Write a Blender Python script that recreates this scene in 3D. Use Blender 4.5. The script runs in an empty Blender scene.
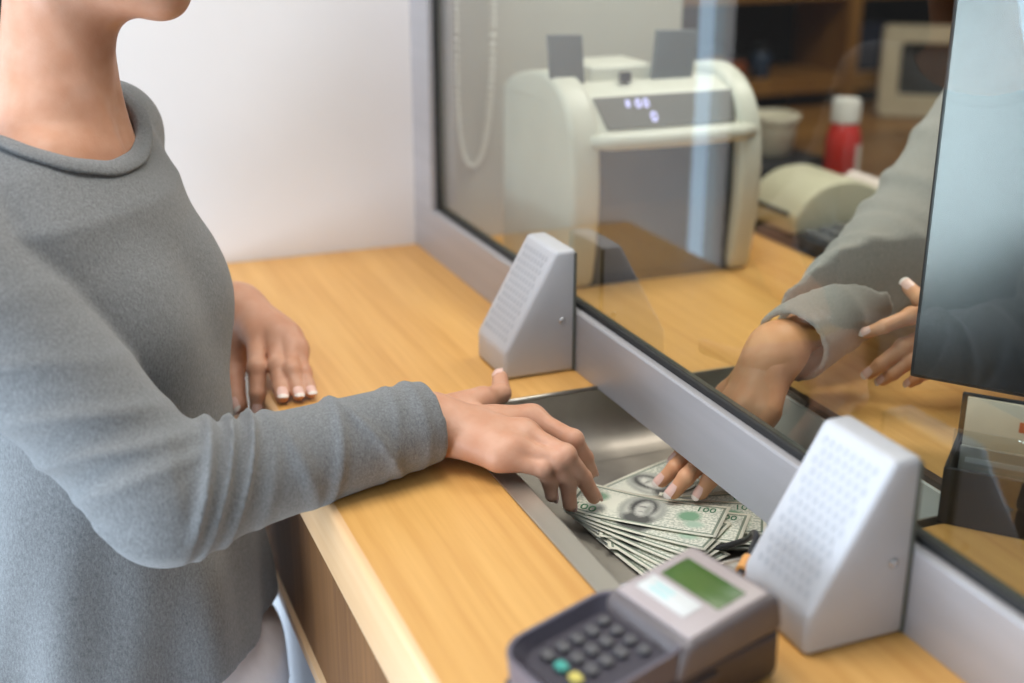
import bpy, bmesh, math, random
import numpy as np
from mathutils import Vector, Matrix, Euler, noise as mnoise

random.seed(7)
SC = bpy.context.scene
COL = SC.collection
ZC = 1.05            # height of the counter top above the floor; everything below is written relative to the counter top

# ------------------------------------------------------------------ materials
def _set(node, **kw):
    for k, v in kw.items():
        node.inputs[k.replace('_', ' ')].default_value = v

def mat(name, col, rough=.5, metal=0., var=0., vscale=20., stretch=(1, 1, 1), bump=0., bscale=200., spec=.5,
        sss=0., emis=None, estr=0., coat=0., sheen=0., coords='Object', trans=0., ior=1.45, col2=None, detail=3.):
    m = bpy.data.materials.new(name); m.use_nodes = True
    nt = m.node_tree; b = nt.nodes['Principled BSDF']
    c = (col[0], col[1], col[2], 1)
    b.inputs['Base Color'].default_value = c
    b.inputs['Roughness'].default_value = rough
    b.inputs['Metallic'].default_value = metal
    b.inputs['Specular IOR Level'].default_value = spec
    b.inputs['IOR'].default_value = ior
    if sss:
        b.inputs['Subsurface Weight'].default_value = sss
        b.inputs['Subsurface Radius'].default_value = (1., .35, .2)
        b.inputs['Subsurface Scale'].default_value = .006
    if coat: b.inputs['Coat Weight'].default_value = coat; b.inputs['Coat Roughness'].default_value = .05
    if sheen: b.inputs['Sheen Weight'].default_value = sheen; b.inputs['Sheen Roughness'].default_value = .5
    if trans: b.inputs['Transmission Weight'].default_value = trans
    if emis:
        b.inputs['Emission Color'].default_value = (*emis, 1); b.inputs['Emission Strength'].default_value = estr
    tc = nt.nodes.new('ShaderNodeTexCoord'); mp = nt.nodes.new('ShaderNodeMapping')
    nt.links.new(tc.outputs[coords], mp.inputs['Vector']); mp.inputs['Scale'].default_value = stretch
    if var or col2:
        n = nt.nodes.new('ShaderNodeTexNoise'); _set(n, Scale=vscale, Detail=detail)
        nt.links.new(mp.outputs[0], n.inputs['Vector'])
        r = nt.nodes.new('ShaderNodeValToRGB')
        e0, e1 = r.color_ramp.elements
        e0.position = .32; e1.position = .68
        if col2:
            e0.color = (*col2, 1); e1.color = c
        else:
            e0.color = tuple(x * (1 - var) for x in col) + (1,); e1.color = tuple(min(1, x * (1 + var)) for x in col) + (1,)
        nt.links.new(n.outputs['Fac'], r.inputs[0]); nt.links.new(r.outputs[0], b.inputs['Base Color'])
    if bump:
        n2 = nt.nodes.new('ShaderNodeTexNoise'); _set(n2, Scale=bscale, Detail=2.)
        nt.links.new(mp.outputs[0], n2.inputs['Vector'])
        bp = nt.nodes.new('ShaderNodeBump'); bp.inputs['Strength'].default_value = bump; bp.inputs['Distance'].default_value = .002
        nt.links.new(n2.outputs['Fac'], bp.inputs['Height']); nt.links.new(bp.outputs[0], b.inputs['Normal'])
    return m

def wood_mat(name, light, dark, rough=.38, along='Y', band=.095, fine=1.):
    """straight-grained wood: fine streaks plus board-wide tone steps, running along one axis"""
    m = bpy.data.materials.new(name); m.use_nodes = True
    nt = m.node_tree; N = nt.nodes; L = nt.links; b = N['Principled BSDF']
    b.inputs['Roughness'].default_value = rough
    tc = N.new('ShaderNodeTexCoord'); mp = N.new('ShaderNodeMapping')
    L.new(tc.outputs['Object'], mp.inputs[0])
    s = {'Y': (1, .035, 1), 'X': (.035, 1, 1), 'Z': (1, 1, .035)}[along]
    mp.inputs['Scale'].default_value = s
    n = N.new('ShaderNodeTexNoise'); _set(n, Scale=95. * fine, Detail=4., Roughness=.6); L.new(mp.outputs[0], n.inputs['Vector'])
    n2 = N.new('ShaderNodeTexNoise'); _set(n2, Scale=14. * fine, Detail=2.); L.new(mp.outputs[0], n2.inputs['Vector'])
    sp = N.new('ShaderNodeSeparateXYZ'); L.new(tc.outputs['Object'], sp.inputs[0])
    dv = N.new('ShaderNodeMath'); dv.operation = 'DIVIDE'; dv.inputs[1].default_value = band
    L.new(sp.outputs['Y' if along == 'X' else 'X'], dv.inputs[0])
    fl = N.new('ShaderNodeMath'); fl.operation = 'FLOOR'; L.new(dv.outputs[0], fl.inputs[0])
    wn = N.new('ShaderNodeTexWhiteNoise'); wn.noise_dimensions = '1D'; L.new(fl.outputs[0], wn.inputs['W'])
    a = N.new('ShaderNodeMath'); a.operation = 'MULTIPLY_ADD'; a.inputs[1].default_value = .55
    L.new(n.outputs['Fac'], a.inputs[0])
    a2 = N.new('ShaderNodeMath'); a2.operation = 'MULTIPLY_ADD'; a2.inputs[1].default_value = .45; a2.inputs[2].default_value = 0
    L.new(n2.outputs['Fac'], a2.inputs[0]); L.new(a2.outputs[0], a.inputs[2])
    a3 = N.new('ShaderNodeMath'); a3.operation = 'MULTIPLY_ADD'; a3.inputs[1].default_value = .16
    L.new(wn.outputs['Value'], a3.inputs[0]); L.new(a.outputs[0], a3.inputs[2])
    r = N.new('ShaderNodeValToRGB'); e0, e1 = r.color_ramp.elements
    e0.position = .42; e0.color = (*dark, 1); e1.position = .70; e1.color = (*light, 1)
    L.new(a3.outputs[0], r.inputs[0]); L.new(r.outputs[0], b.inputs['Base Color'])
    return m

def knit_mat(name, c1, c2):
    """heathered jersey: fine two-tone fleck and a soft knit bump"""
    m = bpy.data.materials.new(name); m.use_nodes = True
    nt = m.node_tree; N = nt.nodes; L = nt.links; b = N['Principled BSDF']
    b.inputs['Roughness'].default_value = .95; b.inputs['Specular IOR Level'].default_value = .15
    b.inputs['Sheen Weight'].default_value = .25; b.inputs['Sheen Roughness'].default_value = .6
    tc = N.new('ShaderNodeTexCoord')
    mp = N.new('ShaderNodeMapping'); mp.inputs['Scale'].default_value = (1, 1, .45); L.new(tc.outputs['Object'], mp.inputs[0])
    n = N.new('ShaderNodeTexNoise'); _set(n, Scale=1500., Detail=3., Roughness=.7); L.new(mp.outputs[0], n.inputs['Vector'])
    n2 = N.new('ShaderNodeTexNoise'); _set(n2, Scale=520., Detail=2.); L.new(mp.outputs[0], n2.inputs['Vector'])
    a = N.new('ShaderNodeMath'); a.operation = 'MULTIPLY_ADD'; a.inputs[1].default_value = .64
    h = N.new('ShaderNodeMath'); h.operation = 'MULTIPLY'; h.inputs[1].default_value = .36; L.new(n2.outputs['Fac'], h.inputs[0])
    L.new(n.outputs['Fac'], a.inputs[0]); L.new(h.outputs[0], a.inputs[2])
    r = N.new('ShaderNodeValToRGB'); e0, e1 = r.color_ramp.elements
    e0.position = .30; e0.color = (*c1, 1); e1.position = .70; e1.color = (*c2, 1)
    L.new(a.outputs[0], r.inputs[0]); L.new(r.outputs[0], b.inputs['Base Color'])
    bp = N.new('ShaderNodeBump'); bp.inputs['Strength'].default_value = .35; bp.inputs['Distance'].default_value = .0015
    L.new(n.outputs['Fac'], bp.inputs['Height']); L.new(bp.outputs[0], b.inputs['Normal'])
    return m

def pane_mat(name, tint, refl=1.75):
    """clear sheet: Fresnel reflection of both faces on the side one looks at, plain transmission otherwise"""
    m = bpy.data.materials.new(name); m.use_nodes = True
    nt = m.node_tree; N = nt.nodes; L = nt.links
    N.remove(N['Principled BSDF']); out = N['Material Output']
    fr = N.new('ShaderNodeFresnel'); fr.inputs['IOR'].default_value = 1.5
    ge = N.new('ShaderNodeNewGeometry')
    inv = N.new('ShaderNodeMath'); inv.operation = 'SUBTRACT'; inv.inputs[0].default_value = 1; L.new(ge.outputs['Backfacing'], inv.inputs[1])
    mu = N.new('ShaderNodeMath'); mu.operation = 'MULTIPLY'; L.new(fr.outputs[0], mu.inputs[0]); L.new(inv.outputs[0], mu.inputs[1])
    m2 = N.new('ShaderNodeMath'); m2.operation = 'MULTIPLY'; m2.inputs[1].default_value = refl; m2.use_clamp = True; L.new(mu.outputs[0], m2.inputs[0])
    tr = N.new('ShaderNodeBsdfTransparent'); tr.inputs[0].default_value = (*tint, 1)
    gl = N.new('ShaderNodeBsdfGlossy'); gl.inputs['Roughness'].default_value = .0; gl.inputs[0].default_value = (1, 1, 1, 1)
    mx = N.new('ShaderNodeMixShader'); L.new(m2.outputs[0], mx.inputs[0]); L.new(tr.outputs[0], mx.inputs[1]); L.new(gl.outputs[0], mx.inputs[2])
    L.new(mx.outputs[0], out.inputs['Surface'])
    return m

M = dict(
    oak=wood_mat('oak_worktop', (.74, .42, .135), (.60, .30, .080)),
    oak_edge=wood_mat('oak_edge', (.74, .49, .28), (.66, .40, .20)),  # pale edge wood; window light on the counter front is in this colour
    walnut=wood_mat('brown_panel_wood', (.20, .085, .022), (.12, .048, .011), rough=.8, along='Z'),
    desk=wood_mat('brown_desk_wood', (.20, .095, .028), (.13, .058, .016), along='X'),
    shelf=wood_mat('shelf_wood', (.36, .18, .045), (.25, .11, .025), along='Z'),
    dark_edge=mat('dark_brown_edging', (.055, .035, .025), .4, var=.2),
    wall=mat('painted_wall', (.70, .66, .645), .8, var=.015, vscale=6, bump=.05, bscale=150),
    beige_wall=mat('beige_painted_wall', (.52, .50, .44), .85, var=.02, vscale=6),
    white_panel=mat('white_laminate', (.62, .64, .68), .45, var=.02),
    floor=mat('grey_floor_tiles', (.34, .33, .32), .5, var=.08, vscale=4),
    ceiling=mat('white_ceiling', (.75, .75, .74), .9, var=.02),
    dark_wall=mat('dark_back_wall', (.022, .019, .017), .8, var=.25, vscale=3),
    alu=mat('anodised_aluminium', (.43, .415, .43), .42, .35, var=.04, vscale=60, stretch=(1, .05, 1), bump=.03, bscale=700),
    alu_dark=mat('dark_glazing_bead', (.13, .14, .125), .3, .3, var=.1),
    rubber=mat('black_gasket_rubber', (.012, .012, .012), .55, var=.1),
    glass=pane_mat('counter_glass', (.935, .955, .935)),
    acrylic=pane_mat('clear_acrylic', (.88, .9, .9), 1.6),
    steel=mat('brushed_steel', (.50, .465, .41), .36, .95, var=.06, vscale=30, stretch=(1, .03, 1), bump=.04, bscale=500),
    steel_basin=mat('worn_steel', (.40, .365, .315), .52, .9, var=.08, vscale=25, bump=.03, bscale=400),
    steel_wall=mat('pale_tray_lining', (.72, .72, .67), .45, var=.03),
    spk=mat('pale_grey_speaker_plastic', (.50, .50, .525), .42, var=.015, vscale=30),
    hole=mat('grille_recess_grey', (.43, .435, .465), .6, var=.04),
    screw=mat('steel_screw', (.6, .6, .6), .25, .9, var=.04),
    skin=mat('light_skin', (.61, .335, .225), .45, sss=.10, col2=(.55, .27, .165), vscale=38, bump=.08, bscale=420, spec=.35),
    skin2=mat('warm_skin', (.69, .36, .20), .45, sss=.1, col2=(.63, .295, .15), vscale=38, bump=.08, bscale=420, spec=.35),
    nail=mat('pink_nail', (.78, .50, .42), .25, var=.03, spec=.6),
    nail_tip=mat('white_nail_tip', (.80, .70, .64), .25, var=.02, spec=.6),
    hair=mat('brown_hair', (.06, .03, .015), .45, var=.4, vscale=60, stretch=(1, 1, .1), bump=.4, bscale=120),
    lip=mat('lips', (.52, .16, .14), .35, var=.06),
    eye=mat('eye_white', (.85, .83, .8), .15, var=.02),
    iris=mat('brown_iris', (.06, .03, .015), .1, var=.2),
    sweater=knit_mat('grey_heather_jersey', (.075, .078, .081), (.285, .289, .295)),
    blazer=knit_mat('grey_blazer_cloth', (.20, .19, .17), (.38, .35, .31)),
    blouse=mat('pale_blue_blouse', (.33, .42, .56), .8, var=.06),
    trousers=mat('white_trousers', (.72, .70, .74), .85, var=.03, vscale=60, bump=.1, bscale=300),
    shoe=mat('black_shoe_leather', (.02, .02, .02), .35, var=.2),
    dark_cloth=mat('dark_trousers', (.03, .03, .035), .8, var=.2),
    cream=mat('cream_plastic', (.70, .69, .60), .4, var=.02),
    cream_warm=mat('warm_cream_plastic', (.62, .585, .43), .45, var=.03),
    tub=mat('ivory_plastic', (.74, .69, .56), .45, var=.02),
    beige=mat('beige_plastic', (.52, .44, .31), .5, var=.05),
    smoked=mat('smoked_front_panel', (.05, .055, .06), .12, var=.1, spec=.6),
    grey_disp=mat('grey_display_glass', (.16, .155, .14), .2, var=.06),
    paddle=mat('slate_paddle', (.10, .12, .13), .4, var=.08),
    led=mat('blue_white_digits', (.5, .5, .9), .5, emis=(.62, .58, 1.), estr=1.3),
    black=mat('black_plastic', (.018, .018, .02), .4, var=.15),
    gloss_black=mat('glossy_black_display', (.012, .015, .019), .27, var=.1, spec=.9, ior=1.65),
    key=mat('grey_keys', (.12, .12, .12), .5, var=.1),
    red=mat('red_liquid_plastic', (.55, .03, .025), .25, var=.08),
    white=mat('white_plastic', (.78, .76, .72), .4, var=.02),
    navy=mat('dark_blue_card', (.02, .024, .045), .7, var=.2),
    term=mat('taupe_terminal_plastic', (.30, .265, .265), .38, var=.03),
    term_side=mat('brown_grey_terminal_plastic', (.135, .112, .112), .36, var=.03),
    term_light=mat('pinkish_grey_terminal_plastic', (.40, .335, .33), .38, var=.02),
    term_dark=mat('dark_brown_terminal_plastic', (.06, .044, .043), .38, var=.06),
    pad=mat('dark_violet_keypad_plastic', (.04, .034, .048), .4, var=.08),
    pad_rim=mat('violet_grey_terminal_plastic', (.125, .110, .135), .35, var=.03),
    tkey=mat('grey_rubber_key', (.085, .08, .085), .45, var=.05),
    yellow=mat('yellow_key', (.62, .52, .12), .4, var=.05),
    teal=mat('green_key', (.05, .34, .28), .4, var=.05),
    lcd=mat('green_lcd', (.03, .095, .012), .3, col2=(.06, .11, .014), vscale=25),
    label=mat('white_label', (.62, .62, .61), .5, var=.02),
    label_ink=mat('pale_teal_print', (.38, .60, .60), .5, var=.03),
    paper=mat('cream_paper', (.72, .62, .48), .8, var=.04),
    red_ink=mat('red_print', (.62, .09, .035), .6, var=.1),
    blue_ink=mat('light_blue_print', (.10, .42, .62), .5, var=.1),
    chain=mat('white_bead_plastic', (.86, .84, .78), .4, var=.03),
    orange=mat('orange_plug', (.72, .34, .10), .45, var=.05),
)

# ------------------------------------------------------------------ object helpers
ROOTS = []
def tag(o, label=None, cat=None, group=None, kind=None):
    if label: o['label'] = label
    if cat: o['category'] = cat
    if group: o['group'] = group
    if kind: o['kind'] = kind
    if o.parent is None and o not in ROOTS: ROOTS.append(o)
    return o

def thing(name, loc, label, cat, group=None, rotz=0., kind=None):
    o = bpy.data.objects.new(name, None); COL.objects.link(o)
    o.empty_display_size = .05
    o.location = loc; o.rotation_euler = (0, 0, rotz)
    return tag(o, label, cat, group, kind)

def wmat(o):
    m = Matrix.LocRotScale(o.location, o.rotation_euler, o.scale)
    return wmat(o.parent) @ m if o.parent else m

def obj(name, bm, m, parent=None, world=False, smooth=None, mats=None):
    """link a bmesh as ONE mesh object. world=True: the bmesh is in counter coordinates, not in the parent's"""
    me = bpy.data.meshes.new(name)
    if world and parent is not None:
        bmesh.ops.transform(bm, matrix=wmat(parent).inverted(), verts=bm.verts)
    bmesh.ops.recalc_face_normals(bm, faces=bm.faces)
    bm.to_mesh(me); bm.free()
    o = bpy.data.objects.new(name, me); COL.objects.link(o)
    for x in (mats or [m]): me.materials.append(x)
    if smooth is not None:
        me.polygons.foreach_set('use_smooth', [True] * len(me.polygons))
        if smooth < 180:
            me.set_sharp_from_angle(angle=math.radians(smooth))
    if parent is not None: o.parent = parent
    else:
        c = [Vector(v.co) for v in me.vertices]
        lo = Vector((min(v[i] for v in c) for i in range(3))); hi = Vector((max(v[i] for v in c) for i in range(3)))
        base = Vector(((lo.x + hi.x) / 2, (lo.y + hi.y) / 2, lo.z))
        me.transform(Matrix.Translation(-base)); o.location = base
        ROOTS.append(o)
    return o

def box(bm, lo, hi, bev=0., seg=2, mtx=None):
    r = bmesh.ops.create_cube(bm, size=1.)
    vs = r['verts']
    for v in vs:
        v.co = Vector(tuple(lo[i] + (v.co[i] + .5) * (hi[i] - lo[i]) for i in range(3)))
    if bev:
        es = list({e for v in vs for e in v.link_edges})
        rb = bmesh.ops.bevel(bm, geom=es, offset=bev, segments=seg, affect='EDGES', profile=.5)
        vs = list({v for f in rb['faces'] for v in f.verts} | {v for v in vs if v.is_valid})
    if mtx is not None:
        bmesh.ops.transform(bm, matrix=mtx, verts=[v for v in vs if v.is_valid])
    return bm

def prism(bm, prof, axis, a0, a1, bev=0., seg=3):
    """extrude a closed 2-D outline along an axis; axis 'y': outline in (x,z); 'z': (x,y); 'x': (y,z)"""
    def P(u, v, t):
        return {'y': (u, t, v), 'z': (u, v, t), 'x': (t, u, v)}[axis]
    A = [bm.verts.new(P(u, v, a0)) for u, v in prof]; B = [bm.verts.new(P(u, v, a1)) for u, v in prof]
    n = len(prof)
    fs = [bm.faces.new(A), bm.faces.new(B[::-1])]
    for i in range(n): fs.append(bm.faces.new((A[i], B[i], B[(i + 1) % n], A[(i + 1) % n])))
    bmesh.ops.recalc_face_normals(bm, faces=fs)
    if bev:
        es = list({e for f in fs for e in f.edges if e.calc_face_angle(0) > .35})
        bmesh.ops.bevel(bm, geom=es, offset=bev, segments=seg, affect='EDGES', profile=.5)
    return bm

def lathe(bm, prof, c=(0, 0, 0), n=32, mtx=None):
    rings = []
    for r, z in prof:
        rings.append([bm.verts.new((c[0] + r * math.cos(2 * math.pi * k / n), c[1] + r * math.sin(2 * math.pi * k / n), c[2] + z)) for k in range(n)])
    for a, b in zip(rings, rings[1:]):
        for k in range(n): bm.faces.new((a[k], a[(k + 1) % n], b[(k + 1) % n], b[k]))
    bm.faces.new(rings[0][::-1]); bm.faces.new(rings[-1])
    if mtx is not None: bmesh.ops.transform(bm, matrix=mtx, verts=[v for r in rings for v in r])
    return bm

def tube(bm, pts, rad, n=12, closed=False, flat=1.):
    pts = [Vector(p) for p in pts]; rad = rad if isinstance(rad, (list, tuple)) else [rad] * len(pts)
    rings = []; N = len(pts); prev = None
    for i, p in enumerate(pts):
        if closed: t = (pts[(i + 1) % N] - pts[i - 1]).normalized()
        else: t = (pts[min(i + 1, N - 1)] - pts[max(i - 1, 0)]).normalized()
        up = prev if prev is not None else (Vector((0, 0, 1)) if abs(t.z) < .9 else Vector((1, 0, 0)))
        s = t.cross(up).normalized(); u = s.cross(t).normalized(); prev = u
        rings.append([bm.verts.new(p + (s * math.cos(2 * math.pi * k / n) * flat + u * math.sin(2 * math.pi * k / n)) * rad[i]) for k in range(n)])
    pairs = list(zip(rings, rings[1:])) + ([(rings[-1], rings[0])] if closed else [])
    for a, b in pairs:
        for k in range(n): bm.faces.new((a[k], a[(k + 1) % n], b[(k + 1) % n], b[k]))
    if not closed: bm.faces.new(rings[0][::-1]); bm.faces.new(rings[-1])
    return bm

def sphere(bm, c, r, u=16, v=10, scale=(1, 1, 1)):
    res = bmesh.ops.create_uvsphere(bm, u_segments=u, v_segments=v, radius=1.)
    for x in res['verts']: x.co = Vector((c[0] + x.co.x * r * scale[0], c[1] + x.co.y * r * scale[1], c[2] + x.co.z * r * scale[2]))
    return bm

def smooth_pts(pts, n=8):
    """Catmull-Rom through the points"""
    P = [Vector(p) for p in pts]; P = [P[0] * 2 - P[1]] + P + [P[-1] * 2 - P[-2]]
    out = []
    for i in range(1, len(P) - 2):
        for k in range(n):
            t = k / n; a, b, c, d = P[i - 1], P[i], P[i + 1], P[i + 2]
            out.append(.5 * ((2 * b) + (c - a) * t + (2 * a - 5 * b + 4 * c - d) * t * t + (3 * b - a - 3 * c + d) * t ** 3))
    out.append(P[-2]); return out

def rounded_rect(w, h, r, n=5, cx=0., cy=0.):
    p = []
    for sx, sy, a0 in ((1, 1, 0), (-1, 1, 90), (-1, -1, 180), (1, -1, 270)):
        for k in range(n + 1):
            a = math.radians(a0 + 90 * k / n)
            p.append((cx + sx * (w / 2 - r) + r * math.cos(a), cy + sy * (h / 2 - r) + r * math.sin(a)))
    return p

def text_mesh(s, size, depth=.0003):
    cu = bpy.data.curves.new('numeral', 'FONT'); cu.body = s; cu.size = size; cu.extrude = depth
    cu.align_x = 'CENTER'; cu.align_y = 'CENTER'
    o = bpy.data.objects.new('tmp', cu); COL.objects.link(o)
    dg = bpy.context.evaluated_depsgraph_get()
    me = bpy.data.meshes.new_from_object(o.evaluated_get(dg))
    bpy.data.objects.remove(o); bpy.data.curves.remove(cu)
    bm = bmesh.new(); bm.from_mesh(me); bpy.data.meshes.remove(me)
    return bm

# ------------------------------------------------------------------ implicit surfaces for the two people
V3 = lambda p: np.array(p, dtype=np.float32)
class Grid:
    def __init__(s, lo, hi, h):
        s.lo = np.array(lo, float); s.h = h
        n = [int(math.ceil((hi[i] - lo[i]) / h)) + 1 for i in range(3)]
        ax = [(lo[i] + np.arange(n[i]) * h).astype(np.float32) for i in range(3)]
        s.X, s.Y, s.Z = np.meshgrid(*ax, indexing='ij')

def smin(a, b, k):
    h = np.maximum(k - np.abs(a - b), 0) / k
    return np.minimum(a, b) - h * h * k * .25

def cap(g, a, b, ra, rb, ret_t=False):
    a = V3(a); b = V3(b); d = b - a; L = float(d @ d) + 1e-12
    px, py, pz = g.X - a[0], g.Y - a[1], g.Z - a[2]
    t = np.clip((px * d[0] + py * d[1] + pz * d[2]) / L, 0, 1)
    r = np.sqrt((px - d[0] * t) ** 2 + (py - d[1] * t) ** 2 + (pz - d[2] * t) ** 2) - (ra + (rb - ra) * t)
    return (r, t) if ret_t else r

def ell(g, c, rad, ax=None):
    """ellipsoid; ax = three orthonormal axes"""
    c = V3(c); px, py, pz = g.X - c[0], g.Y - c[1], g.Z - c[2]
    if ax is None: q = (px, py, pz)
    else: q = tuple(px * float(a[0]) + py * float(a[1]) + pz * float(a[2]) for a in ax)
    k0 = np.sqrt(sum((q[i] / rad[i]) ** 2 for i in range(3))); k1 = np.sqrt(sum((q[i] / rad[i] ** 2) ** 2 for i in range(3))) + 1e-6
    return np.where(k0 < .25, -.75 * min(rad), k0 * (k0 - 1) / k1)

def plane(g, p, n):
    n = V3(n); n = n / np.linalg.norm(n); p = V3(p)
    return (g.X - p[0]) * n[0] + (g.Y - p[1]) * n[1] + (g.Z - p[2]) * n[2]

def nets(g, F):
    """surface nets: vertices and quads of the zero level"""
    F = F.astype(np.float32); n = F.shape
    ins = F < 0
    c = [(i, j, k) for i in (0, 1) for j in (0, 1) for k in (0, 1)]
    def sl(A, o): return A[o[0]:n[0] - 1 + o[0], o[1]:n[1] - 1 + o[1], o[2]:n[2] - 1 + o[2]]
    cnt = sum(sl(ins, o).astype(np.int8) for o in c)
    act = (cnt > 0) & (cnt < 8)
    idx = -np.ones(act.shape, np.int64); I = np.argwhere(act); idx[act] = np.arange(len(I))
    acc = np.zeros((len(I), 3)); num = np.zeros(len(I))
    for a in c:
        for d in range(3):
            if a[d]: continue
            b = list(a); b[d] = 1
            fa = F[I[:, 0] + a[0], I[:, 1] + a[1], I[:, 2] + a[2]].astype(float); fb = F[I[:, 0] + b[0], I[:, 1] + b[1], I[:, 2] + b[2]].astype(float)
            m = (fa < 0) != (fb < 0)
            t = np.where(m, fa / np.where(m, fa - fb, 1), 0)
            p = np.tile(np.array(a, float), (len(I), 1)); p[:, d] = t
            acc[m] += p[m]; num[m] += 1
    V = g.lo + (I + acc / num[:, None]) * g.h
    quads = []
    for d in range(3):
        u, v = (d + 1) % 3, (d + 2) % 3
        s0 = [slice(None)] * 3; s1 = [slice(None)] * 3
        s0[d] = slice(0, n[d] - 1); s1[d] = slice(1, n[d])
        A, B = ins[tuple(s0)], ins[tuple(s1)]
        E = np.argwhere(A != B)
        E = E[(E[:, u] > 0) & (E[:, v] > 0) & (E[:, u] < n[u] - 1) & (E[:, v] < n[v] - 1)]
        def cell(du, dv):
            q = E.copy(); q[:, u] -= du; q[:, v] -= dv
            return idx[q[:, 0], q[:, 1], q[:, 2]]
        Q = np.stack([cell(1, 1), cell(0, 1), cell(0, 0), cell(1, 0)], 1)
        fl = ~A[E[:, 0], E[:, 1], E[:, 2]]
        Q[fl] = Q[fl][:, ::-1]
        quads.append(Q)
    return V, np.concatenate(quads)

def relax(V, Q, it=2, lam=.5):
    e = np.concatenate([Q[:, [0, 1]], Q[:, [1, 2]], Q[:, [2, 3]], Q[:, [3, 0]]]); e = np.concatenate([e, e[:, ::-1]])
    cnt = np.bincount(e[:, 0], minlength=len(V)).clip(1)[:, None]
    for k in range(it * 2):
        s = np.stack([np.bincount(e[:, 0], V[e[:, 1], i], len(V)) for i in range(3)], 1) / cnt
        V = V + (lam if k % 2 == 0 else -lam * 1.04) * (s - V)
    return V

def sdf_mesh(pieces, name, m, parent, it=3):
    """pieces: list of (V, Q) in counter coordinates -> one smooth mesh object under parent"""
    Vs, Qs, off = [], [], 0
    for V, Q in pieces:
        if it: V = relax(V, Q, it)
        Vs.append(V); Qs.append(Q + off); off += len(V)
    V = np.concatenate(Vs); Q = np.concatenate(Qs)
    W = np.array(wmat(parent).inverted()); V = V @ W[:3, :3].T + W[:3, 3]
    me = bpy.data.meshes.new(name); me.from_pydata(V.tolist(), [], Q.tolist())
    me.polygons.foreach_set('use_smooth', [True] * len(me.polygons)); me.update()
    me.materials.append(m)
    o = bpy.data.objects.new(name, me); COL.objects.link(o); o.parent = parent
    return o

def hand_sdf(J, fore, rf, h=.0019, s=1.13, flatten=None):
    """J: joint table (palm, index, middle, ring, pinky, thumb); fore: point up the forearm"""
    allp = np.array([p for k in J for p in J[k]] + [fore]); lo = allp.min(0) - .036; hi = allp.max(0) + .036
    g = Grid(lo, hi, h)
    W = J['palm'][0]
    R = {'index': (.0098, .0090, .0078, .0064), 'middle': (.0100, .0092, .0080, .0066), 'ring': (.0096, .0087, .0076, .0063),
         'pinky': (.0088, .0078, .0068, .0057), 'thumb': (.0145, .0115, .0098, .0080)}
    F = None
    for k in ('index', 'middle', 'ring', 'pinky', 'thumb'):
        P, r = J[k], [x * s for x in R[k]]
        end = np.array(P[3], float); d = end - np.array(P[2]); end = end - d / np.linalg.norm(d) * r[3] * .8
        f = cap(g, P[0], P[1], r[0], r[1])
        f = smin(f, cap(g, P[1], P[2], r[1] * .98, r[2]), .004)
        f = smin(f, cap(g, P[2], end, r[2] * .98, r[3]), .003)
        if k != 'thumb':
            f = smin(f, cap(g, P[1], P[1], r[1] * 1.05, r[1] * 1.05), .004)
        F = f if F is None else smin(F, f, .0016)
    pal = None
    for k, ra, rb in (('index', .0165, .0122), ('middle', .0175, .0122), ('ring', .0175, .0120), ('pinky', .0170, .0112)):
        f = cap(g, W, J[k][0], ra * s, rb * s)
        pal = f if pal is None else smin(pal, f, .020)
    mid = [(np.array(J['index'][0]) * .5 + np.array(J['pinky'][0]) * .5) * .6 + np.array(W) * .4]
    pal = smin(pal, cap(g, mid[0], W, .014 * s, .015 * s), .01)
    th = cap(g, W, J['thumb'][0], .016 * s, .0145 * s)
    th = smin(th, cap(g, J['thumb'][0], J['thumb'][1], .0145 * s, .0115 * s), .006)
    wed = cap(g, np.array(J['thumb'][0]) * .6 + np.array(J['thumb'][1]) * .4, np.array(J['index'][0]) * .65 + np.array(W) * .35, .0085 * s, .0085 * s)
    pal = smin(smin(pal, th, .012), wed, .012)
    F = smin(F, pal, .011)
    fa = cap(g, fore, W, rf, rf * .80)
    F = smin(F, fa, .03)
    return nets(g, F)

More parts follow.
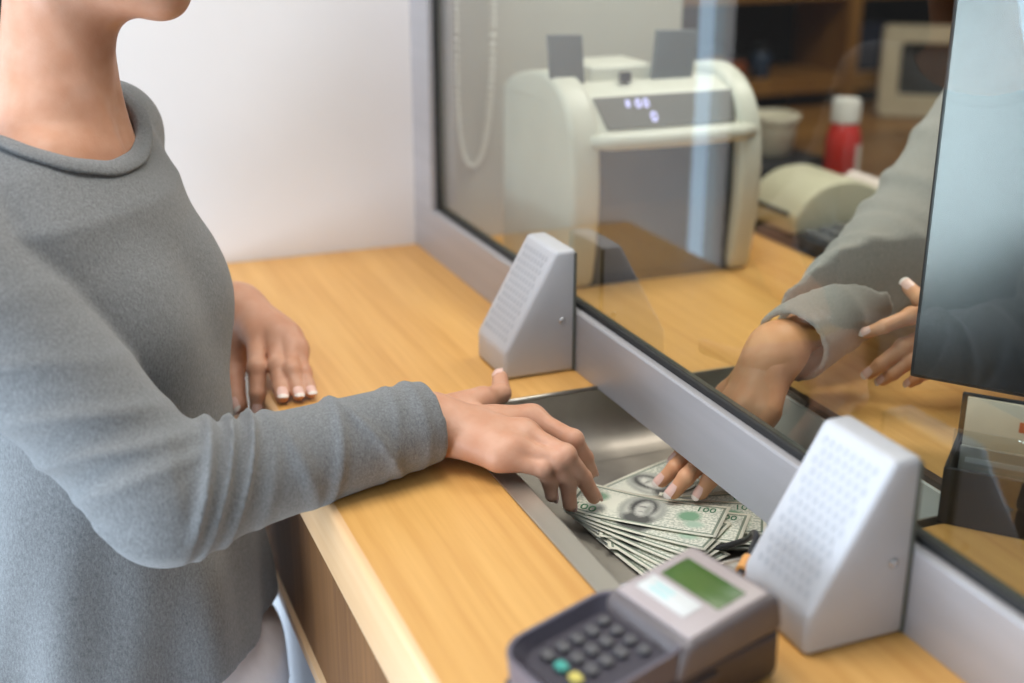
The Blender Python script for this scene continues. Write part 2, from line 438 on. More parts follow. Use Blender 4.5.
def nail(parent, p2, p3, up, r, name='fingernail'):
    """a domed nail plate with a pale free edge on the back of a fingertip"""
    a = np.array(p2, float); b = np.array(p3, float); d = b - a; L = np.linalg.norm(d); d /= L
    up = np.array(up, float); n = up - d * (up @ d); n /= np.linalg.norm(n); s = np.cross(d, n)
    tip = b - d * r * .8
    bm = bmesh.new(); nu, nv = 9, 7; top = []; bot = []
    for i in range(nu):
        t = i / (nu - 1); along = -.9 * r + t * 2.25 * r
        wd = .72 * math.sin(min(1, .45 + t * 1.2) * math.pi / 2) * (1 if t < .8 else math.sqrt(max(.15, 1 - ((t - .8) / .2) ** 2 * .8)))
        rowt, rowb = [], []
        for j in range(nv):
            a_ = (j / (nv - 1) * 2 - 1) * wd * 1.15
            drop = max(0, along - .3 * r) ** 2 / r * .28
            p = tip + d * along + (n * math.cos(a_) + s * math.sin(a_)) * r - n * drop
            nn = n * math.cos(a_) + s * math.sin(a_)
            rowt.append(bm.verts.new(p + nn * .00065)); rowb.append(bm.verts.new(p - nn * .0012))
        top.append(rowt); bot.append(rowb)
    for i in range(nu - 1):
        for j in range(nv - 1):
            f = bm.faces.new((top[i][j], top[i][j + 1], top[i + 1][j + 1], top[i + 1][j])); f.material_index = 1 if i >= nu - 3 else 0
            bm.faces.new((bot[i][j], bot[i + 1][j], bot[i + 1][j + 1], bot[i][j + 1]))
    for i in range(nu - 1):
        for j in (0, nv - 1): bm.faces.new((top[i][j], top[i + 1][j], bot[i + 1][j], bot[i][j]))
    for j in range(nv - 1):
        for i in (0, nu - 1): bm.faces.new((top[i][j], bot[i][j], bot[i][j + 1], top[i][j + 1]))
    return obj(name, bm, None, parent, world=True, smooth=60, mats=[M['nail'], M['nail_tip']])

# ================================================================== THE SETTING
def slab(name, lo, hi, m, bev=0., **k):
    bm = bmesh.new(); box(bm, lo, hi, bev)
    return tag(obj(name, bm, m), kind='structure', **k)

FZ = -ZC
slab('floor', (-3.2, -4.2, FZ - .05), (2.7, 1.5, FZ), M['floor'])
slab('ceiling', (-3.2, -4.2, 1.62), (2.7, 1.5, 1.67), M['ceiling'])
# end wall of the customers' side and the teller's side (one plane), with a wide frosted window further left
bm = bmesh.new()
for lo, hi in (((-.475, 0, FZ), (.475, .1, 1.62)), ((-.535, 0, FZ), (-.475, .1, -.35)), ((-.535, 0, 1.2), (-.475, .1, 1.62)), ((-.55, 0, FZ), (-.535, .1, 1.62)), ((-1.04, 0, .98), (-.55, .1, 1.62)), ((-1.10, 0, FZ), (-1.04, .1, 1.62)),
               ((-2.95, 0, FZ), (-1.10, .1, -.32)), ((-2.95, 0, 1.35), (-1.10, .1, 1.62)), ((-3.2, 0, FZ), (-2.95, .1, 1.62))): box(bm, lo, hi)
tag(obj('wall_back', bm, M['wall']), kind='structure')
PANE = mat('daylit_frosted_glass', (.7, .8, .9), .6, emis=(.56, .78, 1.), estr=1.8)
w = thing('window_2', (-.505, .05, -.35), None, None, kind='structure')
bm = bmesh.new(); box(bm, (-.4795, .0, -.35), (-.475, .06, 1.2)); box(bm, (-.535, .0, -.35), (-.5305, .06, 1.2)); obj('window_frame', bm, M['white'], w, world=True)
bm = bmesh.new(); box(bm, (-.5305, .035, -.35), (-.4795, .045, 1.2)); obj('frosted_pane', bm, PANE, w, world=True)
w = thing('window_3', (-2., .05, -.32), None, None, kind='structure')
bm = bmesh.new()
for x in (-2.95, -2.34, -1.73, -1.14): box(bm, (x, .002, -.28), (x + .04, .058, 1.31), .004)
box(bm, (-2.95, .0, -.32), (-1.10, .06, -.28), .004); box(bm, (-2.95, .0, 1.31), (-1.10, .06, 1.35), .004)
obj('window_frame', bm, M['white'], w, world=True)
bm = bmesh.new(); box(bm, (-2.94, .035, -.3), (-1.11, .045, 1.33)); obj('frosted_pane', bm, PANE, w, world=True)
d = thing('added_door_1', (-.82, .05, FZ), None, None, kind='structure')  # unseen dark door, added so the glass reflects something dark
bm = bmesh.new(); box(bm, (-1.04, .012, FZ), (-.55, .05, .98), .002); obj('added_door_leaf', bm, M['dark_wall'], d, world=True)
bm = bmesh.new(); tube(bm, [(-.66, .012, -.02), (-.66, -.035, -.02), (-.76, -.04, -.02)], .009, 10); obj('added_door_handle', bm, M['steel'], d, world=True, smooth=60)
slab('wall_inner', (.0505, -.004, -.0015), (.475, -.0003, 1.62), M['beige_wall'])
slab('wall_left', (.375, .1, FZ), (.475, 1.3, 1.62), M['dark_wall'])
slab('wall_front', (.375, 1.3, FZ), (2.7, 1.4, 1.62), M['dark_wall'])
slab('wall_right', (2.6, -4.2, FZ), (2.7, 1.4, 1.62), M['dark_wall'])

# ------------------------------------------------------------------ counter
ct = thing('service_counter', (0, -1.2, FZ), 'long oak bank counter running under the glass partition', 'counter')
TX0, TX1, TY0, TY1 = -.190, .200, -1.095, -.679
bm = bmesh.new()
for lo, hi in (((-.356, -2.3, -.074), (TX0, -.002, 0)), ((TX1, -2.3, -.074), (.55, -.002, 0)), ((TX0, TY1, -.074), (TX1, -.002, 0)), ((TX0, -2.3, -.074), (TX1, TY0, 0))):
    box(bm, lo, hi)
obj('worktop', bm, M['oak'], ct, world=True)
bm = bmesh.new()
prism(bm, [(-.3555, -.074), (-.3555, 0), (-.360, -.0006), (-.3628, -.003), (-.364, -.0075), (-.364, -.069), (-.3625, -.0735)], 'y', -2.3, -.002)
obj('edge_band', bm, M['oak_edge'], ct, world=True, smooth=40)  # front face coloured paler than the top, as if lit by the window
bm = bmesh.new(); box(bm, (-.354, -2.3, -.262), (-.334, -.002, -.074))
obj('apron_panel', bm, M['walnut'], ct, world=True)
bm = bmesh.new(); prism(bm, [(-.359, -.276), (-.359, -.262), (-.354, -.257), (-.334, -.257), (-.334, -.280), (-.354, -.280)], 'y', -2.3, -.002)
obj('apron_edging', bm, M['oak_edge'], ct, world=True)
bm = bmesh.new(); box(bm, (-.335, -2.3, FZ), (-.31, -.002, -.279))
obj('base_panel', bm, M['white_panel'], ct, world=True)
bm = bmesh.new(); box(bm, (.548, -2.3, -.074), (.556, -.002, .0), .002); box(bm, (TX1 - .002, TY0, -.004), (TX1 + .010, TY1, .0025), .001)
obj('edging_strip', bm, M['dark_edge'], ct, world=True)
bm = bmesh.new()
bm.free()
for y in (-2.28, -.03):
    bm = bmesh.new(); box(bm, (-.31, y - .02, FZ), (.54, y + .02, -.074)); obj('side_panel', bm, M['white_panel'], ct, world=True)

# ------------------------------------------------------------------ glass partition: window_1
SH = .0745
w = thing('window_1', (.02, -1.2, 0), 'tall clear counter glass in a grey aluminium frame between customer and teller', 'glass partition', kind='structure')
bm = bmesh.new()
prism(bm, [(0, .0005), (0, SH - .002), (.0015, SH), (.009, SH), (.009, .0005)], 'y', -2.3, 0)
obj('frame_rail', bm, M['alu'], w, world=True)
bm = bmesh.new()
box(bm, (0, -.0845, SH), (.009, 0, 1.62), .001); box(bm, (.009, -.062, SH), (.05, 0, 1.62), .001)
obj('frame_post', bm, M['alu'], w, world=True)
bm = bmesh.new()
box(bm, (.0092, -2.3, SH - .02), (.0152, -.0845, SH + .0065), .0015); box(bm, (.0092, -.0905, SH), (.0152, -.075, 1.62), .0015)
obj('gasket', bm, M['rubber'], w, world=True)
bm = bmesh.new(); box(bm, (.0155, -2.3, SH - .018), (.0215, -.07, 1.6))
obj('glass_pane', bm, M['glass'], w, world=True)
bm = bmesh.new()
prism(bm, [(.0225, .0005), (.0225, SH - .006), (.026, SH - .003), (.036, SH - .006), (.036, .0005)], 'y', -2.3, -.07)
obj('glazing_bead', bm, M['alu_dark'], w, world=True)

# ------------------------------------------------------------------ cash tray
ty = thing('cash_tray', (0, (TY0 + TY1) / 2, -.075), 'recessed stainless steel cash tray passing under the glass with money in it', 'cash tray')
prof = [(-.174, .0012), (-.168, -.004), (-.158, -.022), (-.146, -.044), (-.130, -.060), (-.112, -.067), (-.09, -.068), (.10, -.068), (.15, -.068), (.185, -.068), (.1935, -.066)]
prof_o = [(x, z - .002) for x, z in prof]
bm = bmesh.new()
y0, y1 = TY0 + .012, TY1 - .004
n = len(prof)
def strip(bm, P, ya, yb, flip=False):
    A = [bm.verts.new((x, ya, z)) for x, z in P]; B = [bm.verts.new((x, yb, z)) for x, z in P]
    for i in range(len(P) - 1): bm.faces.new((A[i], A[i + 1], B[i + 1], B[i]))
prism(bm, prof + prof_o[::-1], 'y', y0, y1)
obj('basin', bm, M['steel_basin'], ty, world=True, smooth=40)
for yy, sg in ((y1, -1), (y0, 1)):
    pf = [(0, .0018), (0, -.030), (.003, -.042), (.009, -.053), (.018, -.0615), (.030, -.0665), (.048, -.0676)]
    bm = bmesh.new(); prism(bm, [(yy + sg * a_, z_) for a_, z_ in pf] + [(yy - sg * .002, -.0676), (yy - sg * .002, .0018)], 'x', -.172, .1925)
    obj('end_wall', bm, M['steel_basin'], ty, world=True, smooth=50)
    bm = bmesh.new(); tube(bm, [(-.174, yy - sg * .002, .0012), (-.0012, yy - sg * .002, .0012)], .0026, 12); obj('rolled_lip', bm, M['steel'], ty, world=True, smooth=180)
bm = bmesh.new(); box(bm, (.1935, y0, -.068), (.198, y1, -.004))
obj('lining', bm, M['steel_wall'], ty, world=True)
bm = bmesh.new()      # flat rim lying on the worktop round the customer's opening
box(bm, (-.1965, TY0 - .006, .0002), (-.1735, TY1 + .003, .0022), .0008); box(bm, (-.1735, y1 + .0003, .0002), (-.0005, TY1 + .003, .0022), .0008); box(bm, (-.1735, TY0 - .006, .0002), (-.0005, y0, .0022), .0008)
obj('rim', bm, M['steel'], ty, world=True)

# ------------------------------------------------------------------ the two speech units
def speaker(loc, label):
    t = thing('intercom_speaker', loc, label, 'speaker', 'intercom speakers on the counter')
    W, D, H = .090, .091, .151
    bm = bmesh.new()
    prism(bm, [(0, 0.0), (-D, 0.0), (-D, .034), (-.026, H), (0, H)], 'y', 0, W, bev=.0055, seg=4)
    obj('housing', bm, M['spk'], t, smooth=35)
    a = Vector((-D, 0, .034)); b = Vector((-.026, 0, H)); d = (b - a).normalized(); L = (b - a).length
    nrm = Vector((-d.z, 0, d.x))
    bm = bmesh.new(); rows = 13; r = .0034
    for i in range(rows):
        for j in range(8 if i % 2 == 0 else 7):
            y = .0138 + (j + (.5 if i % 2 else 0)) * .0089
            c = a + d * (.014 + i * (L - .028) / (rows - 1)) + nrm * .0004; c.y = y
            pts = [c + d * (r * 1.15 * math.cos(k * math.pi / 3 + math.pi / 6)) + Vector((0, 1, 0)) * (r * math.sin(k * math.pi / 3 + math.pi / 6)) for k in range(6)]
            A = [bm.verts.new(p) for p in pts]; B = [bm.verts.new(p - nrm * .002) for p in pts]
            bm.faces.new(A); bm.faces.new(B[::-1])
            for k in range(6): bm.faces.new((A[k], B[k], B[(k + 1) % 6], A[(k + 1) % 6]))
    obj('grille', bm, M['hole'], t)
    bm = bmesh.new()
    lathe(bm, [(.0038, 0), (.0038, .0014), (.003, .0022)], n=16, mtx=Matrix.Translation((-.018, 0, .066)) @ Matrix.Rotation(math.pi / 2, 4, 'X'))
    obj('screw', bm, M['screw'], t, smooth=40)
    bm = bmesh.new(); box(bm, (-.0035, -.0012, .002), (-.0005, W + .0012, H - .004))
    obj('mounting_plate', bm, M['alu_dark'], t)
    return t
speaker((-.0003, -.619, 0.0003), 'small pale grey wedge intercom speaker on counter behind the customer\'s outstretched hand')
speaker((-.0003, -1.228, 0.0003), 'pale grey wedge intercom speaker in the foreground beside the card terminal')

# ------------------------------------------------------------------ banknotes
def note_mat():
    m = bpy.data.materials.new('banknote_print'); m.use_nodes = True
    nt = m.node_tree; N = nt.nodes; L = nt.links; b = N['Principled BSDF']; b.inputs['Roughness'].default_value = .8
    uv = N.new('ShaderNodeTexCoord'); sp = N.new('ShaderNodeSeparateXYZ'); L.new(uv.outputs['UV'], sp.inputs[0])
    def math_(op, a, bb, c=None):
        n = N.new('ShaderNodeMath'); n.operation = op
        for i, x in enumerate((a, bb, c)):
            if x is None: continue
            if isinstance(x, (int, float)): n.inputs[i].default_value = x
            else: L.new(x, n.inputs[i])
        return n.outputs[0]
    u, v = sp.outputs[0], sp.outputs[1]
    def mix(fac, ca, cb):
        n = N.new('ShaderNodeMix'); n.data_type = 'RGBA'; L.new(fac, n.inputs[0])
        for i, c in ((6, ca), (7, cb)):
            if isinstance(c, tuple): n.inputs[i].default_value = (*c, 1)
            else: L.new(c, n.inputs[i])
        return n.outputs[2]
    def oval(cx, cy, rx, ry, soft=.12):
        dx = math_('DIVIDE', math_('SUBTRACT', u, cx), rx); dy = math_('DIVIDE', math_('SUBTRACT', v, cy), ry)
        r = math_('SQRT', math_('ADD', math_('MULTIPLY', dx, dx), math_('MULTIPLY', dy, dy)), 0)
        n = N.new('ShaderNodeMapRange'); L.new(r, n.inputs[0]); n.inputs[1].default_value = 1 - soft; n.inputs[2].default_value = 1 + soft; n.inputs[3].default_value = 1; n.inputs[4].default_value = 0
        return n.outputs[0]
    ns = N.new('ShaderNodeTexNoise'); ns.inputs['Scale'].default_value = 22; ns.inputs['Detail'].default_value = 5; L.new(uv.outputs['UV'], ns.inputs['Vector'])
    mp = N.new('ShaderNodeMapping'); mp.inputs['Scale'].default_value = (2.36, 1, 1); L.new(uv.outputs['UV'], mp.inputs[0]); L.new(mp.outputs[0], ns.inputs['Vector'])
    rp = N.new('ShaderNodeValToRGB'); rp.color_ramp.elements[0].position = .42; rp.color_ramp.elements[0].color = (.50, .52, .42, 1)
    rp.color_ramp.elements[1].position = .56; rp.color_ramp.elements[1].color = (.78, .77, .65, 1); L.new(ns.outputs[0], rp.inputs[0])
    du = math_('ABSOLUTE', math_('SUBTRACT', u, .5), 0); dv = math_('ABSOLUTE', math_('SUBTRACT', v, .5), 0)
    out_b = math_('MAXIMUM', math_('GREATER_THAN', du, .478), math_('GREATER_THAN', dv, .445))
    line_b = math_('MULTIPLY', math_('MAXIMUM', math_('GREATER_THAN', du, .462), math_('GREATER_THAN', dv, .41)), math_('SUBTRACT', 1, out_b))
    wob = N.new('ShaderNodeTexNoise'); wob.inputs['Scale'].default_value = 34; wob.inputs['Detail'].default_value = 4; L.new(mp.outputs[0], wob.inputs['Vector'])
    ws = N.new('ShaderNodeSeparateColor'); L.new(wob.outputs['Color'], ws.inputs[0])
    u0, v0 = u, v
    u = math_('ADD', u0, math_('MULTIPLY', math_('SUBTRACT', ws.outputs[0], .5), .035)); v = math_('ADD', v0, math_('MULTIPLY', math_('SUBTRACT', ws.outputs[1], .5), .08))
    c = mix(oval(.27, .55, .12, .36, .5), rp.outputs[0], (.74, .73, .61))
    c = mix(oval(.47, .5, .150, .47, .15), c, (.26, .27, .235))
    c = mix(oval(.47, .52, .128, .42, .2), c, (.52, .52, .45))
    c = mix(oval(.47, .20, .100, .19, .25), c, (.10, .10, .09))
    c = mix(oval(.470, .60, .092, .30, .2), c, (.075, .075, .07))
    c = mix(oval(.476, .54, .055, .25, .25), c, (.60, .59, .52))
    c = mix(oval(.472, .605, .040, .030, .5), c, (.26, .26, .23))
    c = mix(oval(.505, .52, .018, .19, .5), c, (.36, .36, .31))
    c = mix(oval(.470, .44, .022, .018, .5), c, (.36, .35, .31))
    c = mix(oval(.775, .54, .075, .17, .3), c, (.20, .36, .22))
    c = mix(oval(.83, .30, .06, .10, .4), c, (.42, .55, .42))
    c = mix(oval(.17, .66, .050, .13, .4), c, (.22, .34, .23))
    c = mix(oval(.18, .30, .06, .12, .4), c, (.30, .31, .28))
    u, v = u0, v0
    c = mix(line_b, c, (.24, .28, .21))
    c = mix(out_b, c, (.80, .77, .63))
    L.new(c, b.inputs['Base Color'])
    return m
M['note'] = note_mat(); M['note_ink'] = mat('dark_green_ink', (.07, .20, .10), .7, var=.1)

def note_mesh(curl, seed):
    W, H, nu, nv = .157, .0665, 18, 7
    rnd = random.Random(seed); ph = rnd.uniform(0, 6)
    bm = bmesh.new(); uvl = bm.loops.layers.uv.new('UVMap')
    def z(u, v): return curl * ((u - .5) ** 2 * 4) * .5 + .0012 * math.sin(u * 5 + ph) * (v - .3) + curl * .4 * max(0, .25 - u) * 4 * (1 - v)
    G = [[[bm.verts.new(((u - .5) * W, (v - .5) * H, z(u, v) + o)) for v in [j / (nv - 1) for j in range(nv)]] for u in [i / (nu - 1) for i in range(nu)]] for o in (.00035, 0)]
    def face(vs, uvs):
        f = bm.faces.new(vs)
        for lp, q in zip(f.loops, uvs): lp[uvl].uv = q
    for s in (0, 1):
        for i in range(nu - 1):
            for j in range(nv - 1):
                q = [(i, j), (i + 1, j), (i + 1, j + 1), (i, j + 1)]
                if s: q = q[::-1]
                face([G[s][a][b_] for a, b_ in q], [(a / (nu - 1), b_ / (nv - 1)) for a, b_ in q])
    for i in range(nu - 1):
        for j in (0, nv - 1): face([G[0][i][j], G[0][i + 1][j], G[1][i + 1][j], G[1][i][j]], [(0, 0)] * 4)
    for j in range(nv - 1):
        for i in (0, nu - 1): face([G[0][i][j], G[0][i][j + 1], G[1][i][j + 1], G[1][i][j]], [(0, 0)] * 4)
    return bm, z
NOTES = [  # x, y, angle, z, curl   (bottom first)
    (.012, -.806, 19, -.0668, .001), (.045, -.905, -38, -.0664, .001), (-.066, -.935, -84, -.0655, .003), (-.020, -.925, -22, -.0636, .003),
    (-.064, -.928, -78, -.0618, .0035), (-.022, -.918, -30, -.0603, .004), (-.060, -.922, -72, -.0588, .004), (-.016, -.912, -36, -.0572, .004),
    (-.006, -.905, -29, -.0565, .004), (-.058, -.916, -66, -.0557, .004), (.006, -.898, -10, -.0549, .004), (.004, -.896, -19, -.0541, .004), (-.004, -.904, -33, -.0535, .004), (-.055, -.910, -60, -.0528, .0045), (-.030, -.908, -42, -.0512, .0045),
    (-.052, -.903, -54, -.0495, .005), (-.0455, -.8925, -44, -.0478, .0055)]
WHERE = {0: 'banknote lowest in the tray, poking out behind the teller\'s fingertips', 1: 'banknote flat on the tray floor, its cream end reaching toward the grey wedge speaker',
         15: 'banknote just under the top one, its long edge showing toward the customer', 16: 'topmost banknote with dark oval portrait under both people\'s fingertips'}
for i, (x, y, a, z0, cu) in enumerate(NOTES):
    bm, zf = note_mesh(cu, i)
    o = obj('banknote', bm, M['note'], None, smooth=180)
    o.location = (x, y, z0); o.rotation_euler = (0, 0, math.radians(a))
    o.data.transform(Matrix.Translation((0, 0, -min(v.co.z for v in o.data.vertices))))
    if i in WHERE: tag(o, WHERE[i] + (''), 'banknote', 'banknotes in the steel tray')
    else: tag(o, 'green and cream banknote between others inside the fanned stack in the steel tray', 'banknote', 'banknotes inside the fanned stack')
    if i >= 9:
        for sx, sy, s in ((-.060, -.021, .017), (.056, .020, .014)):
            bm = text_mesh('100', s, .0002)
            for v in bm.verts:
                v.co.x += sx; v.co.y += sy
                v.co.z += zf(v.co.x / .157 + .5, v.co.y / .0665 + .5) - min(0, 0) + .0006
            zmin = min(zf(u / 10, v_ / 4) for u in range(11) for v_ in range(5))
            for v in bm.verts: v.co.z -= zmin
            obj('numeral', bm, M['note_ink'], o)

# ------------------------------------------------------------------ card terminal in the foreground
A = math.radians(12)
t = thing('card_terminal', (-.228, -1.217, 0.0003), 'grey two-part card payment terminal with green display in the foreground', 'card terminal', rotz=A)
# local x runs from the keypad (-) to the display (+), local -y is the right-hand side
def tprism(name, prof, w0, w1, m, bev=.004, par=None, seg=3):
    bm = bmesh.new(); prism(bm, prof, 'y', w0, w1, bev=bev, seg=seg)
    return obj(name, bm, m, par or t, smooth=40)
body = tprism('base', [(-.086, .0), (-.088, .020), (-.01, .034), (.098, .040), (.099, .006), (.094, 0)], -.044, .044, M['term_dark'], .005)
# printer and display block
disp = tprism('display_housing', [(-.002, .030), (.004, .0555), (.012, .060), (.086, .072), (.095, .068), (.100, .040)], -.045, .045, M['term_side'], .0055, seg=4)
tl = math.atan2(.012, .074); T = Matrix.Translation((.049, 0, .0668)) @ Matrix.Rotation(-tl, 4, 'Y')
def plate(name, x0, x1, y0, y1, z0, z1, m, bev=.0008, par=None, mt=None):
    bm = bmesh.new(); box(bm, (x0, y0, z0), (x1, y1, z1), bev, mtx=mt if mt is not None else T)
    return obj(name, bm, m, par or t, smooth=30)
plate('fascia', -.0385, .037, -.0405, .0405, -.0022, .0010, M['term_light'], .002)
plate('display', -.003, .024, -.031, .031, .0008, .0013, M['lcd'])
lb = plate('sticker', -.026, -.008, -.020, .033, .0008, .0012, M['label'])
for k in range(2): plate('printed_line', -.021 + k * .006, -.018 + k * .006, .004, .024, .0012, .0014, M['label_ink'], 0, lb, T)
# keypad block with a raised rim round a sunk pad
tk = math.atan2(.014, .092); K = Matrix.Translation((-.034, .005, .0405)) @ Matrix.Rotation(-tk, 4, 'Y')
bm = bmesh.new()
outer = rounded_rect(.112, .094, .024, 7); inner = rounded_rect(.104, .086, .021, 7)
def ring_solid(bm, outer, inner, z0, z1, zi):
    vo0 = [bm.verts.new((x, y, z0)) for x, y in outer]; vo1 = [bm.verts.new((x * .985, y * .985, z1)) for x, y in outer]
    vi1 = [bm.verts.new((x, y, z1)) for x, y in inner]; vi0 = [bm.verts.new((x * .96, y * .96, zi)) for x, y in inner]
    n = len(outer)
    for a, b in ((vo0, vo1), (vo1, vi1), (vi1, vi0)):
        for i in range(n): bm.faces.new((a[i], a[(i + 1) % n], b[(i + 1) % n], b[i]))
    bm.faces.new(vi0); bm.faces.new(vo0[::-1])
ring_solid(bm, outer, inner, -.020, .010, -.001)
bmesh.ops.transform(bm, matrix=K, verts=bm.verts)
obj('keypad_housing', bm, M['pad_rim'], t, smooth=35)
bm = bmesh.new(); prism(bm, [(x * .945, y * .945) for x, y in inner], 'z', -.0014, .0004, .0003)
pr = [(x * .97, y * .97) for x, y in inner]
n = len(inner); lo_ = [bm.verts.new((x * .83, y * .83, .0004)) for x, y in inner]; hi_ = [bm.verts.new((x * .995, y * .995, .0088)) for x, y in inner]
for i in range(n): bm.faces.new((lo_[i], lo_[(i + 1) % n], hi_[(i + 1) % n], hi_[i]))
bmesh.ops.transform(bm, matrix=K, verts=bm.verts)
obj('keypad', bm, M['pad'], t)
for i in range(5):
    for j in range(3 if i else 4):
        x = .026 - i * .0132; y = .021 - j * .0165 if i else .024 - j * .015
        mm = M['tkey']
        if i == 4: mm = (M['tkey'], M['teal'], M['yellow'])[j]
        bm = bmesh.new(); prism(bm, rounded_rect(.0085, .0115 if i else .009, .003, 4, x, y), 'z', 0, .0042, .0012, 2)
        bmesh.ops.transform(bm, matrix=K, verts=bm.verts)
        k = obj('key', bm, mm, t, smooth=35)
        if mm is M['yellow']: k['label'] = 'yellow key'
        if mm is M['teal']: k['label'] = 'green key'
bm = bmesh.new(); prism(bm, [(-.040, .0), (-.040, .020), (.035, .030), (.035, 0)], 'y', -.0475, -.0435, .001)
obj('card_slot_cover', bm, M['term_dark'], t, smooth=35)
cb = bmesh.new(); tube(cb, smooth_pts([(-.136, -1.170, .020), (-.112, -1.140, .008), (-.085, -1.118, .0050), (-.0615, -1.0978, .0055), (-.040, -1.075, .0062), (-.026, -1.058, .0045), (-.010, -1.030, -.010), (-.001, -1.005, -.032), (-.012, -.981, -.050), (-.030, -.971, -.058), (-.06, -.975, -.0645)], 7), .0030, 10)
cab = obj('terminal_cable', cb, M['black'], None, smooth=180); tag(cab, 'thin black cable curling from the card terminal over the tray rim', 'cable')
bm = bmesh.new(); tube(bm, [(-.072, -1.107, .0055), (-.056, -1.092, .0058)], .0052, 12)
obj('orange_sleeve', bm, M['orange'], cab, world=True, smooth=40)

# ------------------------------------------------------------------ teller's side: cash counting machine
t = thing('cash_counting_machine', (.28, -.21, 0.0003), 'white cash counting machine with dark front and lit digits behind the glass', 'cash machine')
side = [(-.325, 0), (-.338, .06), (-.345, .13), (-.342, .19), (-.330, .235), (-.308, .268), (-.275, .290), (-.235, .300), (-.19, .297), (-.13, .285), (-.095, .268), (-.082, .24), (-.078, .0)]
sm = [(p.x, p.y) for p in smooth_pts([(a, b, 0) for a, b in side], 3)]
for x0, x1 in ((.120, .166), (.390, .430)):
    bm = bmesh.new(); prism(bm, sm, 'x', x0, x1, bev=.010, seg=4)
    obj('side_panel', bm, M['cream'], t, world=True, smooth=40)
bm = bmesh.new(); prism(bm, [(-.318, .012), (-.326, .12), (-.322, .205), (-.10, .205), (-.09, .012)], 'x', .164, .392)
obj('front_panel', bm, M['smoked'], t, world=True)
bm = bmesh.new(); prism(bm, [(-.333, .222), (-.296, .272), (-.26, .285), (-.12, .275), (-.10, .21), (-.32, .206)], 'x', .164, .392, .003)
obj('top_cover', bm, M['cream'], t, world=True, smooth=40)
bm = bmesh.new(); tube(bm, [(.152, -.333, .214), (.18, -.341, .214), (.28, -.345, .214), (.385, -.341, .214), (.415, -.333, .214)], [.009, .0125, .013, .0125, .009], 16)
obj('front_bar', bm, M['cream'], t, world=True, smooth=180)
d = Vector((0, .037, .050)).normalized(); nr = Vector((0, -d.z, d.y))
DM = Matrix(((1, 0, 0, .282), (0, d.y, nr.y, -.3145), (0, d.z, nr.z, .247), (0, 0, 0, 1)))
bm = bmesh.new(); prism(bm, [(-.102, -.024), (.104, -.024), (.114, .026), (-.112, .026)], 'z', -.001, .0035, .001)
bmesh.ops.transform(bm, matrix=DM, verts=bm.verts); dp = obj('display', bm, M['grey_disp'], t, world=True)
for s, x, y, sz in (('8', -.062, .013, .016), ('0', -.046, .012, .020), ('0', -.0335, .012, .020), ('0', -.0265, -.010, .022)):
    bm = text_mesh(s, sz, .0004)
    for v in bm.verts: v.co += Vector((x, y, .0042))
    bmesh.ops.transform(bm, matrix=DM, verts=bm.verts); obj('digit', bm, M['led'], dp, world=True)
bm = bmesh.new(); box(bm, (.188, -.252, .27), (.292, -.15, .306), .006, 3)
obj('hopper', bm, M['cream'], t, world=True, smooth=40)
for x0, x1, lean in ((.124, .176, -.006), (.284, .350, .006)):
    bm = bmesh.new(); prism(bm, [(x0, .282), (x1, .280), (x1 + lean, .352), (x0 + lean, .354)], 'y', -.262, -.252, .002)
    obj('note_guide', bm, M['paddle'], t, world=True, smooth=40)
bm = bmesh.new(); box(bm, (.228, -.276, .284), (.243, -.262, .2985), .002); obj('sensor', bm, M['black'], t, world=True)
bm = bmesh.new(); box(bm, (.15, -.32, 0), (.41, -.09, .014)); obj('foot_plate', bm, M['black'], t, world=True)

# bead chain of a blind on the wall beyond the machine
pts = smooth_pts([(.070, -.012, 1.2), (.070, -.012, .7), (.070, -.012, .38), (.071, -.012, .22), (.079, -.012, .145), (.0955, -.012, .122), (.114, -.012, .145), (.127, -.012, .22), (.1335, -.012, .38), (.135, -.012, .7), (.136, -.012, 1.2)], 40)
bm = bmesh.new(); acc = 0; last = pts[0]
for p in pts:
    if (p - last).length >= .0098:
        sphere(bm, p, .0050, 10, 7); last = p
tube(bm, [p for p in pts[::4]], .0009, 6)
tag(obj('blind_chain', bm, M['chain'], None, smooth=180), 'looped white bead chain hanging on the wall behind the glass', 'chain')
bm = bmesh.new(); box(bm, (-.0, -.03, 1.2), (.5, -.004, 1.26), .008)
tag(obj('blind_rail', bm, M['white'], None), 'white blind head rail fixed high on the end wall', 'blind rail')

# ------------------------------------------------------------------ teller's return desk and what stands on it
t = thing('return_desk', (1.0, .1, FZ), 'brown wooden desk behind the teller\'s counter carrying the bottle and printer', 'desk')
bm = bmesh.new(); box(bm, (.558, -.50, -.034), (1.42, .56, -.004), .003); obj('desk_top', bm, M['desk'], t, world=True)
for x in (.60, 1.36):
    bm = bmesh.new(); box(bm, (x, -.47, FZ), (x + .04, .52, -.034)); obj('side_panel', bm, M['desk'], t, world=True)
bm = bmesh.new(); box(bm, (.64, .48, FZ), (1.36, .5, -.034)); obj('back_panel', bm, M['desk'], t, world=True)
t = thing('low_cupboard', (1.6, .8, FZ), 'orange brown wooden cupboard top under the boxy beige monitor', 'cupboard')
bm = bmesh.new(); box(bm, (.9, .565, -.055), (2.3, .978, -.012), .003); obj('cupboard_top', bm, M['shelf'], t, world=True)
bm = bmesh.new(); box(bm, (.93, .59, FZ), (2.27, .975, -.055)); obj('cupboard_body', bm, M['desk'], t, world=True)

